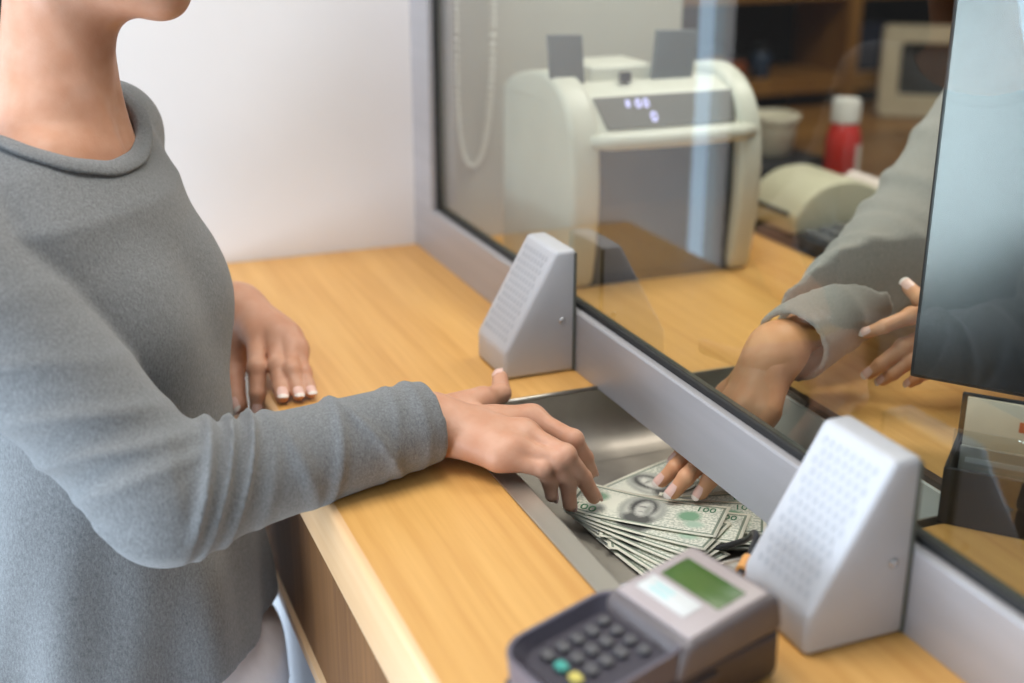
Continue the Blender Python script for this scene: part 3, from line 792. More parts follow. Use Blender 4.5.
bm = bmesh.new(); box(bm, (.559, -.48, -.0035), (.80, -.085, .012), .003)
tag(obj('base_tray', bm, M['black'], None, smooth=40), 'flat black tray under the cream printer and keyboard', 'tray')
t = thing('keyboard', (.64, -.36, .0125), 'black keyboard lying in front of the cream receipt printer', 'keyboard')
bm = bmesh.new(); prism(bm, [(-.082, 0), (-.082, .010), (.080, .022), (.080, 0)], 'y', -.112, .112, .002); obj('case', bm, M['black'], t, smooth=40)
for i in range(5):
    for j in range(8):
        bm = bmesh.new(); x = -.060 + i * .028; y = -.0925 + j * .0264
        z = .010 + (x + .082) / .162 * .012
        prism(bm, rounded_rect(.0215, .0215, .004, 2, x, y), 'z', z - .002, z + .006, .0015, 1); obj('key', bm, M['key'], t)
t = thing('receipt_printer', (.67, -.165, .0125), 'cream curved receipt printer with a paper slot behind the glass', 'printer')
pr = smooth_pts([(-.100, 0, 0), (-.104, .03, 0), (-.098, .042, 0), (-.080, .063, 0), (-.050, .080, 0), (-.012, .086, 0), (.02, .082, 0), (.06, .065, 0), (.098, .042, 0), (.105, .02, 0), (.10, 0, 0)], 4)
bm = bmesh.new(); prism(bm, [(p.x, p.y) for p in pr], 'y', -.075, .072, .006, 3); obj('housing', bm, M['cream_warm'], t, smooth=40)
bm = bmesh.new(); box(bm, (-.1055, -.055, .030), (-.098, .062, .0375), .001); obj('paper_slot', bm, M['black'], t)
bm = bmesh.new(); tube(bm, [(.094, -.06, .054), (.094, .05, .054)], .016, 20); obj('paper_roll', bm, mat('pinkish_paper', (.78, .68, .64), .8, var=.03), t, smooth=60)

t = thing('bottle', (.895, .09, -.0035), 'red and white plastic bottle with white cap on the brown desk', 'bottle')
bm = bmesh.new(); lathe(bm, [(.031, 0), (.034, .004), (.034, .085), (.0325, .105), (.027, .122), (.023, .130)], n=36); obj('body', bm, M['red'], t, smooth=50)
bm = bmesh.new(); lathe(bm, [(.025, .128), (.0275, .130), (.0275, .166), (.025, .173), (.005, .174)], n=36); obj('cap', bm, M['white'], t, smooth=50)
bm = bmesh.new()
for k in range(14):
    a0, a1 = math.radians(-78 + k * 10), math.radians(-78 + (k + 1) * 10)
    q = [(.0344, a0), (.0344, a1), (.0338, a1), (.0338, a0)]
    A_ = [bm.verts.new((r * math.cos(a), r * math.sin(a), .006)) for r, a in q]; B_ = [bm.verts.new((r * math.cos(a), r * math.sin(a), .088)) for r, a in q]
    for i in range(4): bm.faces.new((A_[i], A_[(i + 1) % 4], B_[(i + 1) % 4], B_[i]))
    bm.faces.new(A_[::-1]); bm.faces.new(B_)
obj('paper_label', bm, M['white'], t, smooth=60)
t = thing('dark_box', (.808, .205, -.0035), 'low black box on the brown desk under the cream tub', 'box')
bm = bmesh.new(); box(bm, (-.09, -.075, 0), (.085, .08, .048), .006, 3); obj('body', bm, M['black'], t, smooth=40)
bm = bmesh.new(); box(bm, (-.085, -.07, .0475), (.08, .075, .054), .004); obj('lid', bm, M['black'], t, smooth=40)
bm = bmesh.new(); lathe(bm, [(.038, 0), (.041, .003), (.050, .068), (.0535, .069), (.0535, .078), (.051, .079), (.048, .078), (.040, .006)], c=(0, 0, 0), n=40)
tag(obj('plastic_tub', bm, M['tub'], None, smooth=40), 'cream round plastic tub standing on the low black box', 'tub').location = (.805, .20, .0508)
t = thing('pen_pot', (.795, .345, -.0035), 'dark pen pot on the desk beside the cash counting machine', 'pen pot')
bm = bmesh.new(); lathe(bm, [(.034, 0), (.036, .002), (.037, .10), (.034, .10), (.033, .006)], n=28); obj('pot', bm, M['black'], t, smooth=40)
for x, y, h, c, nm in ((.795, .338, .165, M['navy'], 'dark blue pen standing in the dark pen pot'), (.778, .356, .15, mat('amber_pen_plastic', (.5, .24, .04), .4, var=.05), 'amber pen standing in the dark pen pot'), (.812, .36, .135, M['red'], 'red topped pen standing in the dark pen pot')):
    bm = bmesh.new(); lathe(bm, [(.002, 0), (.0055, .008), (.0055, h - .03), (.008, h - .03), (.009, h - .012), (.006, h)], c=(0, 0, 0), n=14, mtx=Matrix.Rotation((x - .795) * 5, 4, 'Y'))
    tag(obj('pen', bm, c, None, smooth=40), nm, 'pen', 'pens in the pot').location = (x, y, .004)

t = thing('boxy_monitor', (1.70, .78, -.0118), 'old boxy beige monitor with dark screen on the cupboard at the back', 'monitor', rotz=math.radians(-33))
bm = bmesh.new()
outer = rounded_rect(.32, .225, .014, 4, 0, .118); inner = rounded_rect(.235, .138, .012, 4, 0, .124)
def bez(bm, outer, inner, y0, y1, yi):
    a = [bm.verts.new((x, y1, z)) for x, z in outer]; b = [bm.verts.new((x, y0, z)) for x, z in outer]; c = [bm.verts.new((x, y0, z)) for x, z in inner]; d_ = [bm.verts.new((x * .96, yi, .124 + (z - .124) * .94)) for x, z in inner]
    n = len(outer)
    for p, q in ((a, b), (b, c), (c, d_)):
        for i in range(n): bm.faces.new((p[i], p[(i + 1) % n], q[(i + 1) % n], q[i]))
    bm.faces.new(a); bm.faces.new(d_)
bez(bm, outer, inner, -.14, -.08, -.122); obj('bezel', bm, M['beige'], t, smooth=40)
bm = bmesh.new(); box(bm, (-.135, -.082, .02), (.135, .13, .205), .03, 3); obj('casing', bm, M['beige'], t, smooth=40)
bm = bmesh.new(); prism(bm, [(x * .955, .124 + (z - .124) * .93) for x, z in inner], 'y', -.1225, -.119); obj('screen', bm, M['smoked'], t)
bm = bmesh.new(); box(bm, (-.10, -.1, 0), (.10, .08, .021), .004); obj('foot', bm, M['beige'], t, smooth=40)

t = thing('shelf_unit', (1.6, 1.15, FZ), 'tall dark shelf unit with orange brown post and boards at the back', 'shelf unit')
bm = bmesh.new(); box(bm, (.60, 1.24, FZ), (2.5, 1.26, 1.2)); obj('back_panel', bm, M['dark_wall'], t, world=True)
for x in (.60, 1.555, 2.46):
    bm = bmesh.new(); box(bm, (x, .985, FZ), (x + .04, 1.24, 1.2), .002); obj('post', bm, M['shelf'], t, world=True)
for z in (-.6, .02, .265, .62, 1.0):
    bm = bmesh.new(); box(bm, (.64, .99, z), (1.555, 1.24, z + .045), .002); box(bm, (1.595, .99, z), (2.46, 1.24, z + .045), .002); obj('board', bm, M['shelf'], t, world=True)
bm = bmesh.new(); box(bm, (1.61, 1.02, .0655), (1.74, 1.2, .185), .003)
tb = obj('card_box', bm, M['navy'], None); tag(tb, 'dark blue card box on the shelf left of the boxy monitor', 'box')
bm = bmesh.new(); box(bm, (1.607, 1.017, .165), (1.743, 1.203, .19), .003); obj('lid', bm, M['navy'], tb, world=True)
for i, (x, h, c, nm) in enumerate(((1.165, .075, (.42, .20, .05), 'amber'), (1.235, .06, (.35, .10, .04), 'rust red'), (1.31, .085, (.03, .05, .09), 'dark blue'))):
    t = thing('jar', (x, 1.03, .0652), 'small %s jar on the back shelf beside the cash machine' % nm, 'jar', 'jars on the back shelf')
    bm = bmesh.new(); lathe(bm, [(.024, 0), (.027, .004), (.027, h * .7), (.02, h * .82)], n=24); obj('body', bm, mat(nm + ' jar', c, .3, var=.1), t, smooth=40)
    bm = bmesh.new(); lathe(bm, [(.022, h * .8), (.022, h), (.018, h + .002)], n=24); obj('lid', bm, M['black'], t, smooth=40)

# ------------------------------------------------------------------ flat display on its stand beside the teller, seen from the customer's side
dr = Vector((.6, -.8, 0)); nr = Vector((-.8, -.6, 0))
t = thing('flat_monitor', (.36, -1.06, 0.0003), 'black flat monitor on a stand at right, its glossy face toward the customer', 'monitor')
MM = Matrix(((dr.x, nr.x, 0, .236), (dr.y, nr.y, 0, -.929), (0, 0, 1, 0), (0, 0, 0, 1)))
bm = bmesh.new(); box(bm, (0, -.030, .071), (.42, .0, .50), .003, 3); bmesh.ops.transform(bm, matrix=MM, verts=bm.verts); obj('casing', bm, M['black'], t, world=True, smooth=40)
bm = bmesh.new(); box(bm, (.004, -.002, .075), (.416, .0008, .496), .0004); bmesh.ops.transform(bm, matrix=MM, verts=bm.verts); obj('screen', bm, M['gloss_black'], t, world=True)
bm = bmesh.new(); box(bm, (.16, -.045, .010), (.25, -.024, .20), .006); bmesh.ops.transform(bm, matrix=MM, verts=bm.verts); obj('neck', bm, M['black'], t, world=True, smooth=40)
bm = bmesh.new(); prism(bm, rounded_rect(.22, .15, .03, 6, .205, -.045), 'z', .0004, .012, .003); bmesh.ops.transform(bm, matrix=MM, verts=bm.verts); obj('stand', bm, M['black'], t, world=True, smooth=40)

# ------------------------------------------------------------------ leaflet holder at the right edge
t = thing('leaflet_holder', (.23, -1.17, 0.0003), 'dark plastic leaflet holder with clear front behind glass at right edge', 'leaflet holder')
HM = Matrix(((.66, -.75, 0, .143), (-.75, -.66, 0, -1.094), (0, 0, 1, 0), (0, 0, 0, 1)))
def hb(name, lo, hi, m, bev=.002, par=None):
    bm = bmesh.new(); box(bm, lo, hi, bev); bmesh.ops.transform(bm, matrix=HM, verts=bm.verts)
    return obj(name, bm, m, par if par is not None else t, world=True, smooth=40)
bm = bmesh.new()
for lo, hi in (((0, -.09, .0003), (.26, -.006, .004)), ((0, -.008, .0003), (.26, -.004, .056)), ((0, -.09, .0003), (.004, -.004, .056)), ((.256, -.09, .0003), (.26, -.004, .056)), ((0, -.092, .0003), (.26, -.088, .098))): box(bm, lo, hi, .001)
bmesh.ops.transform(bm, matrix=HM, verts=bm.verts); obj('tray', bm, M['black'], t, world=True)
hb('clear_front', (.004, -.012, .02), (.256, -.0095, .092), M['acrylic'], .0006)
hb('divider', (.10, -.086, .004), (.1025, -.014, .085), M['acrylic'], .0006)
def leaf(name, lo, hi, m, label, ink=None):
    bm = bmesh.new(); box(bm, lo, hi); bmesh.ops.transform(bm, matrix=HM, verts=bm.verts)
    o = tag(obj(name, bm, m, None), label, 'leaflet', 'leaflets in the holder')
    if ink:
        bm = bmesh.new()
        for l_, h_ in ink[1]: box(bm, l_, h_)
        bmesh.ops.transform(bm, matrix=HM, verts=bm.verts); obj('print', bm, ink[0], o, world=True)
    return o
leaf('leaflet', (.008, -.060, .005), (.24, -.057, .106), M['paper'], 'cream leaflet with red print upright in the dark holder', (M['red_ink'], [((.055, -.0568, .080), (.085, -.0563, .090)), ((.09, -.0568, .076), (.15, -.0563, .082)), ((.062, -.0568, .076), (.078, -.0563, .094))]))
leaf('leaflet', (.108, -.034, .005), (.25, -.031, .075), M['blue_ink'], 'light blue leaflet low in the dark holder', (M['label'], [((.115, -.0308, .060), (.20, -.0303, .066))]))
leaf('leaflet', (.010, -.030, .005), (.098, -.027, .070), mat('grey_leaflet', (.34, .33, .30), .7, var=.05), 'grey leaflet beside the light blue one in the holder', (M['label'], [((.015, -.0268, .055), (.08, -.0263, .06))]))

# ================================================================== THE CUSTOMER
f = np.array([.8713, -.4907, 0.]); l = np.array([.4907, .8713, 0.]); up = np.array([0, 0, 1.])
RINGS = [(-.34, .175, .200, -.561, -.594), (-.30, .172, .198, -.556, -.597), (-.22, .162, .190, -.548, -.601), (-.14, .150, .175, -.544, -.603), (-.07, .135, .162, -.540, -.606), (0., .120, .150, -.534, -.609),
         (.07, .112, .150, -.529, -.612), (.14, .112, .160, -.536, -.608), (.20, .096, .165, -.534, -.609), (.26, .075, .155, -.533, -.609), (.30, .058, .125, -.540, -.600), (.34, .052, .075, -.545, -.592), (.37, .046, .055, -.545, -.588)]
def stack(g, rings, fx, lx, inset=0., ripple=None):
    zz = [r[0] for r in rings]; Z = g.Z[0, 0, :]
    a = np.interp(Z, zz, [r[1] for r in rings]) - inset; b = np.interp(Z, zz, [r[2] for r in rings]) - inset
    k = np.ones(9) / 9
    cx = np.interp(Z, zz, [r[3] for r in rings]); cy = np.interp(Z, zz, [r[4] for r in rings])
    p = (g.X - cx) * fx[0] + (g.Y - cy) * fx[1]; q = (g.X - cx) * lx[0] + (g.Y - cy) * lx[1]
    a = np.maximum(a, .01); b = np.maximum(b, .01)
    k0 = np.sqrt((p / a) ** 2 + (q / b) ** 2); k1 = np.sqrt((p / a ** 2) ** 2 + (q / b ** 2) ** 2) + 1e-6
    d = k0 * (k0 - 1) / k1
    d = np.where(k0 < .3, -.6 * np.minimum(a, b) * np.ones_like(d), d)
    if ripple is not None: d = d - ripple(np.arctan2(q / b, p / a), g.Z)
    return d

cus = thing('person', (-.53, -.62, FZ), 'person in a grey long-sleeved jersey and white trousers reaching over the counter to pass banknotes', 'person')
RS, RE, RW = V3((-.672, -.705, .246)), V3((-.506, -.833, .028)), V3((-.243, -.800, .047))
LS, LE, LW = V3((-.492, -.462, .295)), V3((-.560, -.300, .100)), V3((-.385, -.405, .068))
JR = {'palm': [(-.2382, -.783, .036), (-.1594, -.8309, .036)],
  'index': [(-.1338, -.8012, .033), (-.1072, -.8448, .022), (-.0900, -.8380, -.004), (-.0795, -.8338, -.028)],
  'middle': [(-.1585, -.8391, .036), (-.1330, -.8819, .026), (-.1099, -.8756, -.006), (-.0942, -.8744, -.035)],
  'ring': [(-.1789, -.8575, .031), (-.1405, -.8820, .022), (-.1276, -.8785, -.008), (-.1256, -.8799, -.036)],
  'pinky': [(-.1946, -.8598, .024), (-.1561, -.8816, .016), (-.1465, -.8771, -.004), (-.1456, -.8803, -.022)],
  'thumb': [(-.2026, -.7489, .030), (-.1628, -.7327, .030), (-.1330, -.7130, .027), (-.1150, -.6640, .027)]}
JL = {'palm': [(-.3646, -.4332, .065), (-.331, -.4948, .055)],
  'index': [(-.3558, -.494, .053), (-.3655, -.5398, .028), (-.3701, -.5555, .004), (-.3724, -.5560, -.020)],
  'middle': [(-.3328, -.4979, .055), (-.3428, -.5476, .030), (-.3455, -.5711, .013), (-.3487, -.5936, .007)],
  'ring': [(-.3215, -.510, .050), (-.3297, -.5611, .028), (-.3297, -.5785, .013), (-.3304, -.5960, .007)],
  'pinky': [(-.3161, -.5305, .040), (-.3169, -.5598, .022), (-.3157, -.5786, .012), (-.315, -.593, .0065)],
  'thumb': [(-.3719, -.4558, .040), (-.3790, -.4635, .010), (-.3850, -.4969, -.012), (-.3860, -.5304, -.026)]}
pieces = []
pieces.append(hand_sdf(JR, tuple(RW + (RE - RW) * .2), .0265))
pieces.append(hand_sdf(JL, tuple(LW + (LE - LW) * .2), .028, s=1.2))
# head, neck and upper chest
HC = np.array([-.500, -.588, .552])
g = Grid((-.72, -.80, .12), (-.34, -.40, .70), .0035)
ax = (f, l, up)
F = ell(g, HC + f * -.012 + up * .028, (.094, .074, .092), ax)
F = smin(F, ell(g, HC + f * .030 - up * .030, (.062, .062, .085), ax), .03)
for s in (1, -1):
    ja = HC - f * .012 + l * .052 * s - up * .062; ch = HC + f * .066 + l * .012 * s - up * .100
    F = smin(F, cap(g, ja, ch, .022, .0175), .02)
    F = smin(F, cap(g, HC - f * .006 + l * .056 * s - up * .02, ja, .018, .02), .02)
    F = smin(F, ell(g, HC + f * .055 + l * .037 * s - up * .022, (.025, .024, .022), ax), .018)      # cheek
    F = smin(F, cap(g, HC + f * .074 + l * .016 * s + up * .018, HC + f * .062 + l * .046 * s + up * .016, .009, .008), .012)   # brow
    F = np.maximum(F, -(ell(g, HC + f * .094 + l * .032 * s + up * .002, (.020, .017, .012), ax)))
    F = smin(F, ell(g, HC - f * .012 + l * .074 * s - up * .002, (.017, .008, .031), ax), .006)      # ear
F = smin(F, cap(g, HC + f * .070 - up * .098, HC + f * .070 - up * .104, .0165, .015), .016)          # chin
F = smin(F, cap(g, HC + f * .05 - up * .085, HC - f * .01 - up * .085, .030, .03), .03)
F = smin(F, cap(g, HC + f * .083 + up * .012, HC + f * .101 - up * .030, .0075, .0115), .012)        # nose
for s in (1, -1): F = smin(F, cap(g, HC + f * .092 + l * .009 * s - up * .034, HC + f * .085 + l * .013 * s - up * .035, .0075, .006), .006)
F = smin(F, cap(g, HC + f * .086 - l * .014 - up * .060, HC + f * .086 + l * .014 - up * .060, .0065, .0065), .010)
F = smin(F, cap(g, HC + f * .083 - l * .012 - up * .071, HC + f * .083 + l * .012 - up * .071, .0075, .0075), .010)
F = smin(F, cap(g, HC - f * .028 - up * .060, (-.553, -.588, .335), .0515, .0545), .03)                 # neck
for s in (1, -1):
    F = smin(F, cap(g, HC - f * .035 + l * .048 * s - up * .055, V3((-.545, -.59, .30)) + f * .050 + l * .016 * s, .0115, .0105), .010)
    F = smin(F, cap(g, V3((-.545, -.59, .300)) + f * .046 + l * .016 * s, V3((-.545, -.59, .318)) + f * .016 + l * .075 * s, .009, .009), .016)
ch = stack(g, RINGS, f, l, .010)
F = smin(F, np.maximum(np.maximum(ch, plane(g, (0, 0, .14), (0, 0, -1))), plane(g, (0, 0, .36), (0, 0, 1))), .025)
for S_ in (RS, LS):
    F = smin(F, cap(g, V3((-.548, -.592, .312)), S_, .034, .034), .03)
F = np.maximum(F, plane(g, (0, 0, .135), (0, 0, -1)))
pieces.append(nets(g, F))
body = sdf_mesh(pieces, 'body', M['skin'], cus)
for J, upv in ((JR, (-.1, .1, 1)), (JL, (.05, -.25, 1))):
    for k in ('index', 'middle', 'ring', 'pinky', 'thumb'):
        r = {'index': .0064, 'middle': .0066, 'ring': .0063, 'pinky': .0057, 'thumb': .0080}[k] * (1.13 if J is JR else 1.2)
        u_ = upv
        if J is JR: u_ = (.55, .25, .8) if k != 'thumb' else (-.55, -.55, .65)
        if k == 'thumb' and J is JL: u_ = (-.8, .1, .6)
        nail(cus, J[k][2], J[k][3], u_, r)
# face parts above the frame's edge
for s in (1, -1):
    bm = bmesh.new(); c = HC + f * .0735 + l * .032 * s + up * .003; sphere(bm, c, .0115, 16, 12, (1, 1, .68)); e = obj('eye', bm, M['eye'], cus, world=True, smooth=180)
    bm = bmesh.new(); c = c + f * .0078; sphere(bm, c, .0055, 14, 8, (.9, .9, 1)); obj('iris', bm, M['iris'], e, world=True, smooth=180)
    bm = bmesh.new(); tube(bm, [HC + f * .084 + l * .014 * s + up * .024, HC + f * .083 + l * .03 * s + up * .028, HC + f * .068 + l * .05 * s + up * .022], [.002, .0028, .0014], 8); obj('eyebrow', bm, M['hair'], cus, world=True, smooth=180)
bm = bmesh.new(); tube(bm, [HC + f * .086 - l * .022 - up * .066, HC + f * .0935 - l * .008 - up * .0635, HC + f * .0935 + l * .008 - up * .0635, HC + f * .086 + l * .022 - up * .066], [.002, .0048, .0048, .002], 10); obj('lips', bm, M['lip'], cus, world=True, smooth=180)
g = Grid((-.68, -.74, .40), (-.36, -.42, .71), .004)
F = ell(g, HC + f * -.016 + up * .032, (.100, .082, .098), ax)
F = np.maximum(F, -(ell(g, HC + f * .075 - up * .03, (.085, .070, .092), ax)))
F = np.maximum(F, plane(g, HC - up * .045, (-.5 * f[0], -.5 * f[1], -1)))
F = smin(F, ell(g, HC - f * .115 + up * .03, (.042, .045, .045), ax), .015)
F = F + .0006 * np.sin(g.Z * 420 + 30 * ((g.X - HC[0]) * f[0] + (g.Y - HC[1]) * f[1]))
sdf_mesh([nets(g, F)], 'hair', M['hair'], cus, 2)

# jersey
def folds(t, ang, table):
    s = 0
    for t0, tilt, w_, amp, a0, aw in table:
        s = s + amp * np.exp(-((t - t0 - tilt * np.cos(ang)) / w_) ** 2) * (.35 + .65 * np.exp(-((np.abs(np.mod(ang - a0 + np.pi, 2 * np.pi) - np.pi)) / aw) ** 2))
    return s
def sleeve(g, S, E, Wr, r, fore_f, upper_f, top):
    """two-piece sleeve bent at the elbow; folds run round each piece"""
    out = None
    for a, b, ra, rb, tab in ((S, E, r[0], r[1], upper_f), (E, Wr, r[1], r[2], fore_f)):
        d, t = cap(g, a, b, ra, rb, True)
        ax_ = (b - a) / np.linalg.norm(b - a); e1 = np.array(top, float); e1 = e1 - ax_ * (e1 @ ax_); e1 /= np.linalg.norm(e1); e2 = np.cross(ax_, e1)
        px, py, pz = g.X - a[0], g.Y - a[1], g.Z - a[2]
        ang = np.arctan2(px * e2[0] + py * e2[1] + pz * e2[2], px * e1[0] + py * e1[1] + pz * e1[2])
        d = d - folds(t, ang, tab)
        out = d if out is None else smin(out, d, .03)
    return out
g = Grid((-.78, -1.0, -.30), (-.21, -.20, .405), .0036)
def rip(th, Z):
    w_ = np.clip((.02 - Z) / .2, 0, 1)
    return w_ * (.0055 * np.sin(7 * th + 12 * Z + .6) + .0035 * np.sin(13 * th - 9 * Z)) + .0015 * np.sin(5 * th + 30 * Z) * np.clip(Z / .1, 0, 1)
T = np.maximum(stack(g, RINGS, f, l, -.002, rip), plane(g, (0, 0, .352), (0, 0, 1)))
for s in (1, -1): T = smin(T, ell(g, V3((-.536, -.608, .135)) + f * .054 + l * .066 * s, (.056, .060, .066), ax), .05)
for S_, r_s in ((RS, .056), (LS, .050)): T = smin(T, cap(g, V3((-.548, -.592, .318)), S_, .044, r_s), .04)
FR = [(-.03, .06, .040, .010, 1.3, 1.2), (.08, .11, .024, .017, 1.0, 1.1), (.155, .11, .017, .015, .9, 1.0), (.235, .10, .016, .013, .7, 1.0), (.33, .06, .025, .004, .5, 1.2), (.44, -.04, .03, .0045, 1.4, 1.0), (.58, .05, .020, .0055, 1.0, 1.1), (.73, -.09, .020, .0052, 1.3, .9), (.80, .05, .016, .0032, .4, .9), (.92, .01, .022, .0040, .2, 1.3)]
FU = [(.25, .10, .05, .0035, 2.2, 1.), (.46, .16, .040, .004, 2., 1.), (.66, .14, .035, .006, 1.7, 1.), (.80, .12, .028, .0075, 1.5, 1.1), (.91, .08, .025, .007, 1.4, 1.1)]
SR = sleeve(g, RS, RE, RW, (.073, .055, .0415), FR, FU, (0, .35, 1))
SR = np.maximum(SR, plane(g, RW, (RW - RE)))
SR = np.maximum(SR, -np.maximum(cap(g, RW + (RE - RW) * .12, RW + (RW - RE) * .3, .0345, .0345), plane(g, RW + (RE - RW) * .10, (RE - RW))))
SL = sleeve(g, LS, LE, LW, (.056, .056, .040), FR[4:], FU, (0, 0, 1))
SL = np.maximum(SL, plane(g, LW, (LW - LE)))
SL = np.maximum(SL, -cap(g, LW + (LE - LW) * .08, LW + (LW - LE) * .3, .0335, .0335))
F = smin(T, SR, .008); F = smin(F, SL, .012)
NC = V3((-.552, -.596, .328)); nrm = V3(f * .885 - l * .2165 + up); nrm /= np.linalg.norm(nrm)
nf = f - nrm * (f @ nrm); nf /= np.linalg.norm(nf); nl = np.cross(nrm, nf)
NA, NB = .071, .090
def neckhole(g, a, b):
    px, py, pz = g.X - NC[0], g.Y - NC[1], g.Z - NC[2]
    q = px * nf[0] + py * nf[1] + pz * nf[2]; r_ = px * nl[0] + py * nl[1] + pz * nl[2]
    k0 = np.sqrt((q / a) ** 2 + (r_ / b) ** 2)
    return np.maximum((k0 - 1) * min(a, b), -(px * nrm[0] + py * nrm[1] + pz * nrm[2]) - .07)
F = np.maximum(F, -neckhole(g, NA, NB))
HZ = -.232
F = np.maximum(F, plane(g, (0, 0, HZ), (0, 0, -1)))
F = np.maximum(F, -np.maximum(stack(g, RINGS, f, l, .012), plane(g, (0, 0, HZ + .03), (0, 0, 1))))
jersey = sdf_mesh([nets(g, F)], 'jersey', M['sweater'], cus, 2)
# ribbed collar following the neckline
bm = bmesh.new(); ring = []
from mathutils.bvhtree import BVHTree
me = jersey.data; W_ = wmat(cus)
bv = BVHTree.FromPolygons([W_ @ v.co for v in me.vertices], [tuple(p.vertices) for p in me.polygons])
n = 72
for k in range(n):
    a = 2 * math.pi * k / n
    c = Vector(NC) + Vector(nf) * (NA + .004) * math.cos(a) + Vector(nl) * (NB + .004) * math.sin(a)
    best = None
    for q in range(60):
        p, _, _, dd = bv.find_nearest(c + Vector(nrm) * (.14 - q * .004))
        if dd < .007: best = p; break
        if best is None or dd < bd: best, bd = p, dd
    if best.z > .352:
        h_ = Vector((best.x + .548, best.y + .590, 0)).normalized() * .0575
        best = Vector((-.548 + h_.x, -.590 + h_.y, .352))
    ring.append(best)
for it in range(3): ring = [(ring[i - 1] + ring[i] * 2 + ring[(i + 1) % n]) / 4 for i in range(n)]
rows = []
cc = Vector(NC)
for k in range(n):
    p = ring[k]; o_ = (p - cc); o_ -= Vector(nrm) * o_.dot(Vector(nrm)); o_.normalize()
    rows.append([bm.verts.new(p + o_ * du + Vector(nrm) * dv) for du, dv in ((-.004, -.007), (-.0045, .0), (-.003, .0018), (.004, .0022), (.0125, .0016), (.0142, -.001), (.008, -.007))])
for k in range(n):
    A_, B_ = rows[k], rows[(k + 1) % n]
    for j in range(7): bm.faces.new((A_[j], A_[(j + 1) % 7], B_[(j + 1) % 7], B_[j]))
obj('collar', bm, M['sweater'], jersey, world=True, smooth=180)

# white trousers and shoes (standing on the floor below the frame)
g = Grid((-.72, -.86, FZ + .03), (-.33, -.38, -.10), .0075)
hips = stack(g, [(-.40, .135, .170, -.508, -.622), (-.34, .135, .170, -.508, -.622), (-.28, .130, .168, -.508, -.622), (-.225, .106, .160, -.512, -.620), (-.18, .108, .156, -.510, -.623), (-.1, .095, .14, -.510, -.623)], f, l)
F = np.maximum(hips, np.maximum(plane(g, (0, 0, -.12), (0, 0, 1)), plane(g, (0, 0, -.34), (0, 0, -1))))
for s in (1, -1):
    hp = V3((-.512, -.622, -.32)) + l * .082 * s + f * .012; kn = V3((-.512, -.622, -.62)) + l * .090 * s + f * .030; an = V3((-.522, -.622, -1.0)) + l * .095 * s - f * .02
    F = smin(F, smin(cap(g, hp, kn, .088, .060), cap(g, kn, an, .060, .052), .02), .03)
F = F - .0014 * np.sin(g.Z * 55 + g.X * 40) * np.clip((-.2 - g.Z) / .2, 0, 1)
F = np.maximum(F, plane(g, (0, 0, FZ + .05), (0, 0, -1)))
sdf_mesh([nets(g, F)], 'trousers', M['trousers'], cus, 2)
for s in (1, -1):
    c = V3((-.522, -.622, FZ)) + l * .095 * s
    g = Grid(c - np.array([.16, .16, .01]), c + np.array([.25, .2, .14]), .005)
    F = smin(cap(g, c - f * .05 + up * .04, c + f * .13 + up * .026, .036, .026), cap(g, c + f * .06 + up * .028, c + f * .13 + l * .008 * s + up * .024, .038, .030), .03)
    F = smin(F, cap(g, c - f * .03 + up * .05, c - f * .02 + up * .10, .036, .04), .03)
    F = np.maximum(F, plane(g, c + up * .001, (0, 0, -1)))
    sdf_mesh([nets(g, F)], 'shoe', M['shoe'], cus, 2)

# ================================================================== THE TELLER
tel = thing('person', (.76, -.78, FZ), 'person in a grey blazer behind the glass taking banknotes from the tray', 'person')
f2 = np.array([-1., 0., 0.]); l2 = np.array([0., -1., 0.]); ax2 = (f2, l2, up)
TR = {'palm': [(.1379, -.831, .078), (.0826, -.8627, .034)],
  'index': [(.0992, -.8607, .026), (.0526, -.884, -.006), (.0228, -.8984, -.022), (.0106, -.8975, -.0405)],
  'middle': [(.088, -.8561, .034), (.0419, -.8676, -.006), (.0014, -.8867, -.021), (-.0158, -.8862, -.0395)],
  'ring': [(.0887, -.8335, .032), (.0429, -.8414, -.007), (.0035, -.8602, -.022), (-.0132, -.8559, -.0405)],
  'pinky': [(.0988, -.8014, .024), (.066, -.8026, -.008), (.0414, -.8125, -.026), (.0267, -.8137, -.042)],
  'thumb': [(.1215, -.8455, .052), (.1046, -.8704, .03), (.0864, -.8751, -.004), (.0628, -.8778, -.030)]}
TL = {'palm': [(.4334, -.8186, .07), (.3834, -.7829, .07)],
  'index': [(.394, -.7811, .088), (.3392, -.7897, .090), (.3053, -.7893, .082), (.288, -.7753, .070)],
  'middle': [(.3788, -.7952, .072), (.3318, -.7923, .055), (.3081, -.7858, .035), (.2964, -.7775, .020)],
  'ring': [(.3669, -.8154, .058), (.3385, -.8004, .042), (.3203, -.7935, .026), (.312, -.7826, .012)],
  'pinky': [(.3604, -.8322, .045), (.3456, -.8193, .034), (.3407, -.808, .022), (.3372, -.7997, .012)],
  'thumb': [(.4217, -.7983, .07), (.3871, -.7847, .085), (.3781, -.7566, .095), (.3772, -.7302, .105)]}
TL = {n_: [tuple(np.array(p) + np.array((-.040, -.058, .014))) for p in P] for n_, P in TL.items()}
TRS, TRE, TRW = V3((.67, -.565, .31)), V3((.415, -.675, .118)), V3((.158, -.829, .081))
TLS, TLE, TLW = V3((.73, -.985, .30)), V3((.62, -1.045, .075)), V3((.425, -.895, .086))
pieces = [hand_sdf(TR, tuple(TRW + (TRE - TRW) * .35), .0265, s=1.12), hand_sdf(TL, tuple(TLW + (TLE - TLW) * .25), .026, s=1.0)]
HC2 = np.array([.735, -.775, .56])
g = Grid((.55, -1.0, .2), (.92, -.55, .72), .0045)
F = ell(g, HC2 - f2 * .012 + up * .028, (.094, .074, .092), ax2)
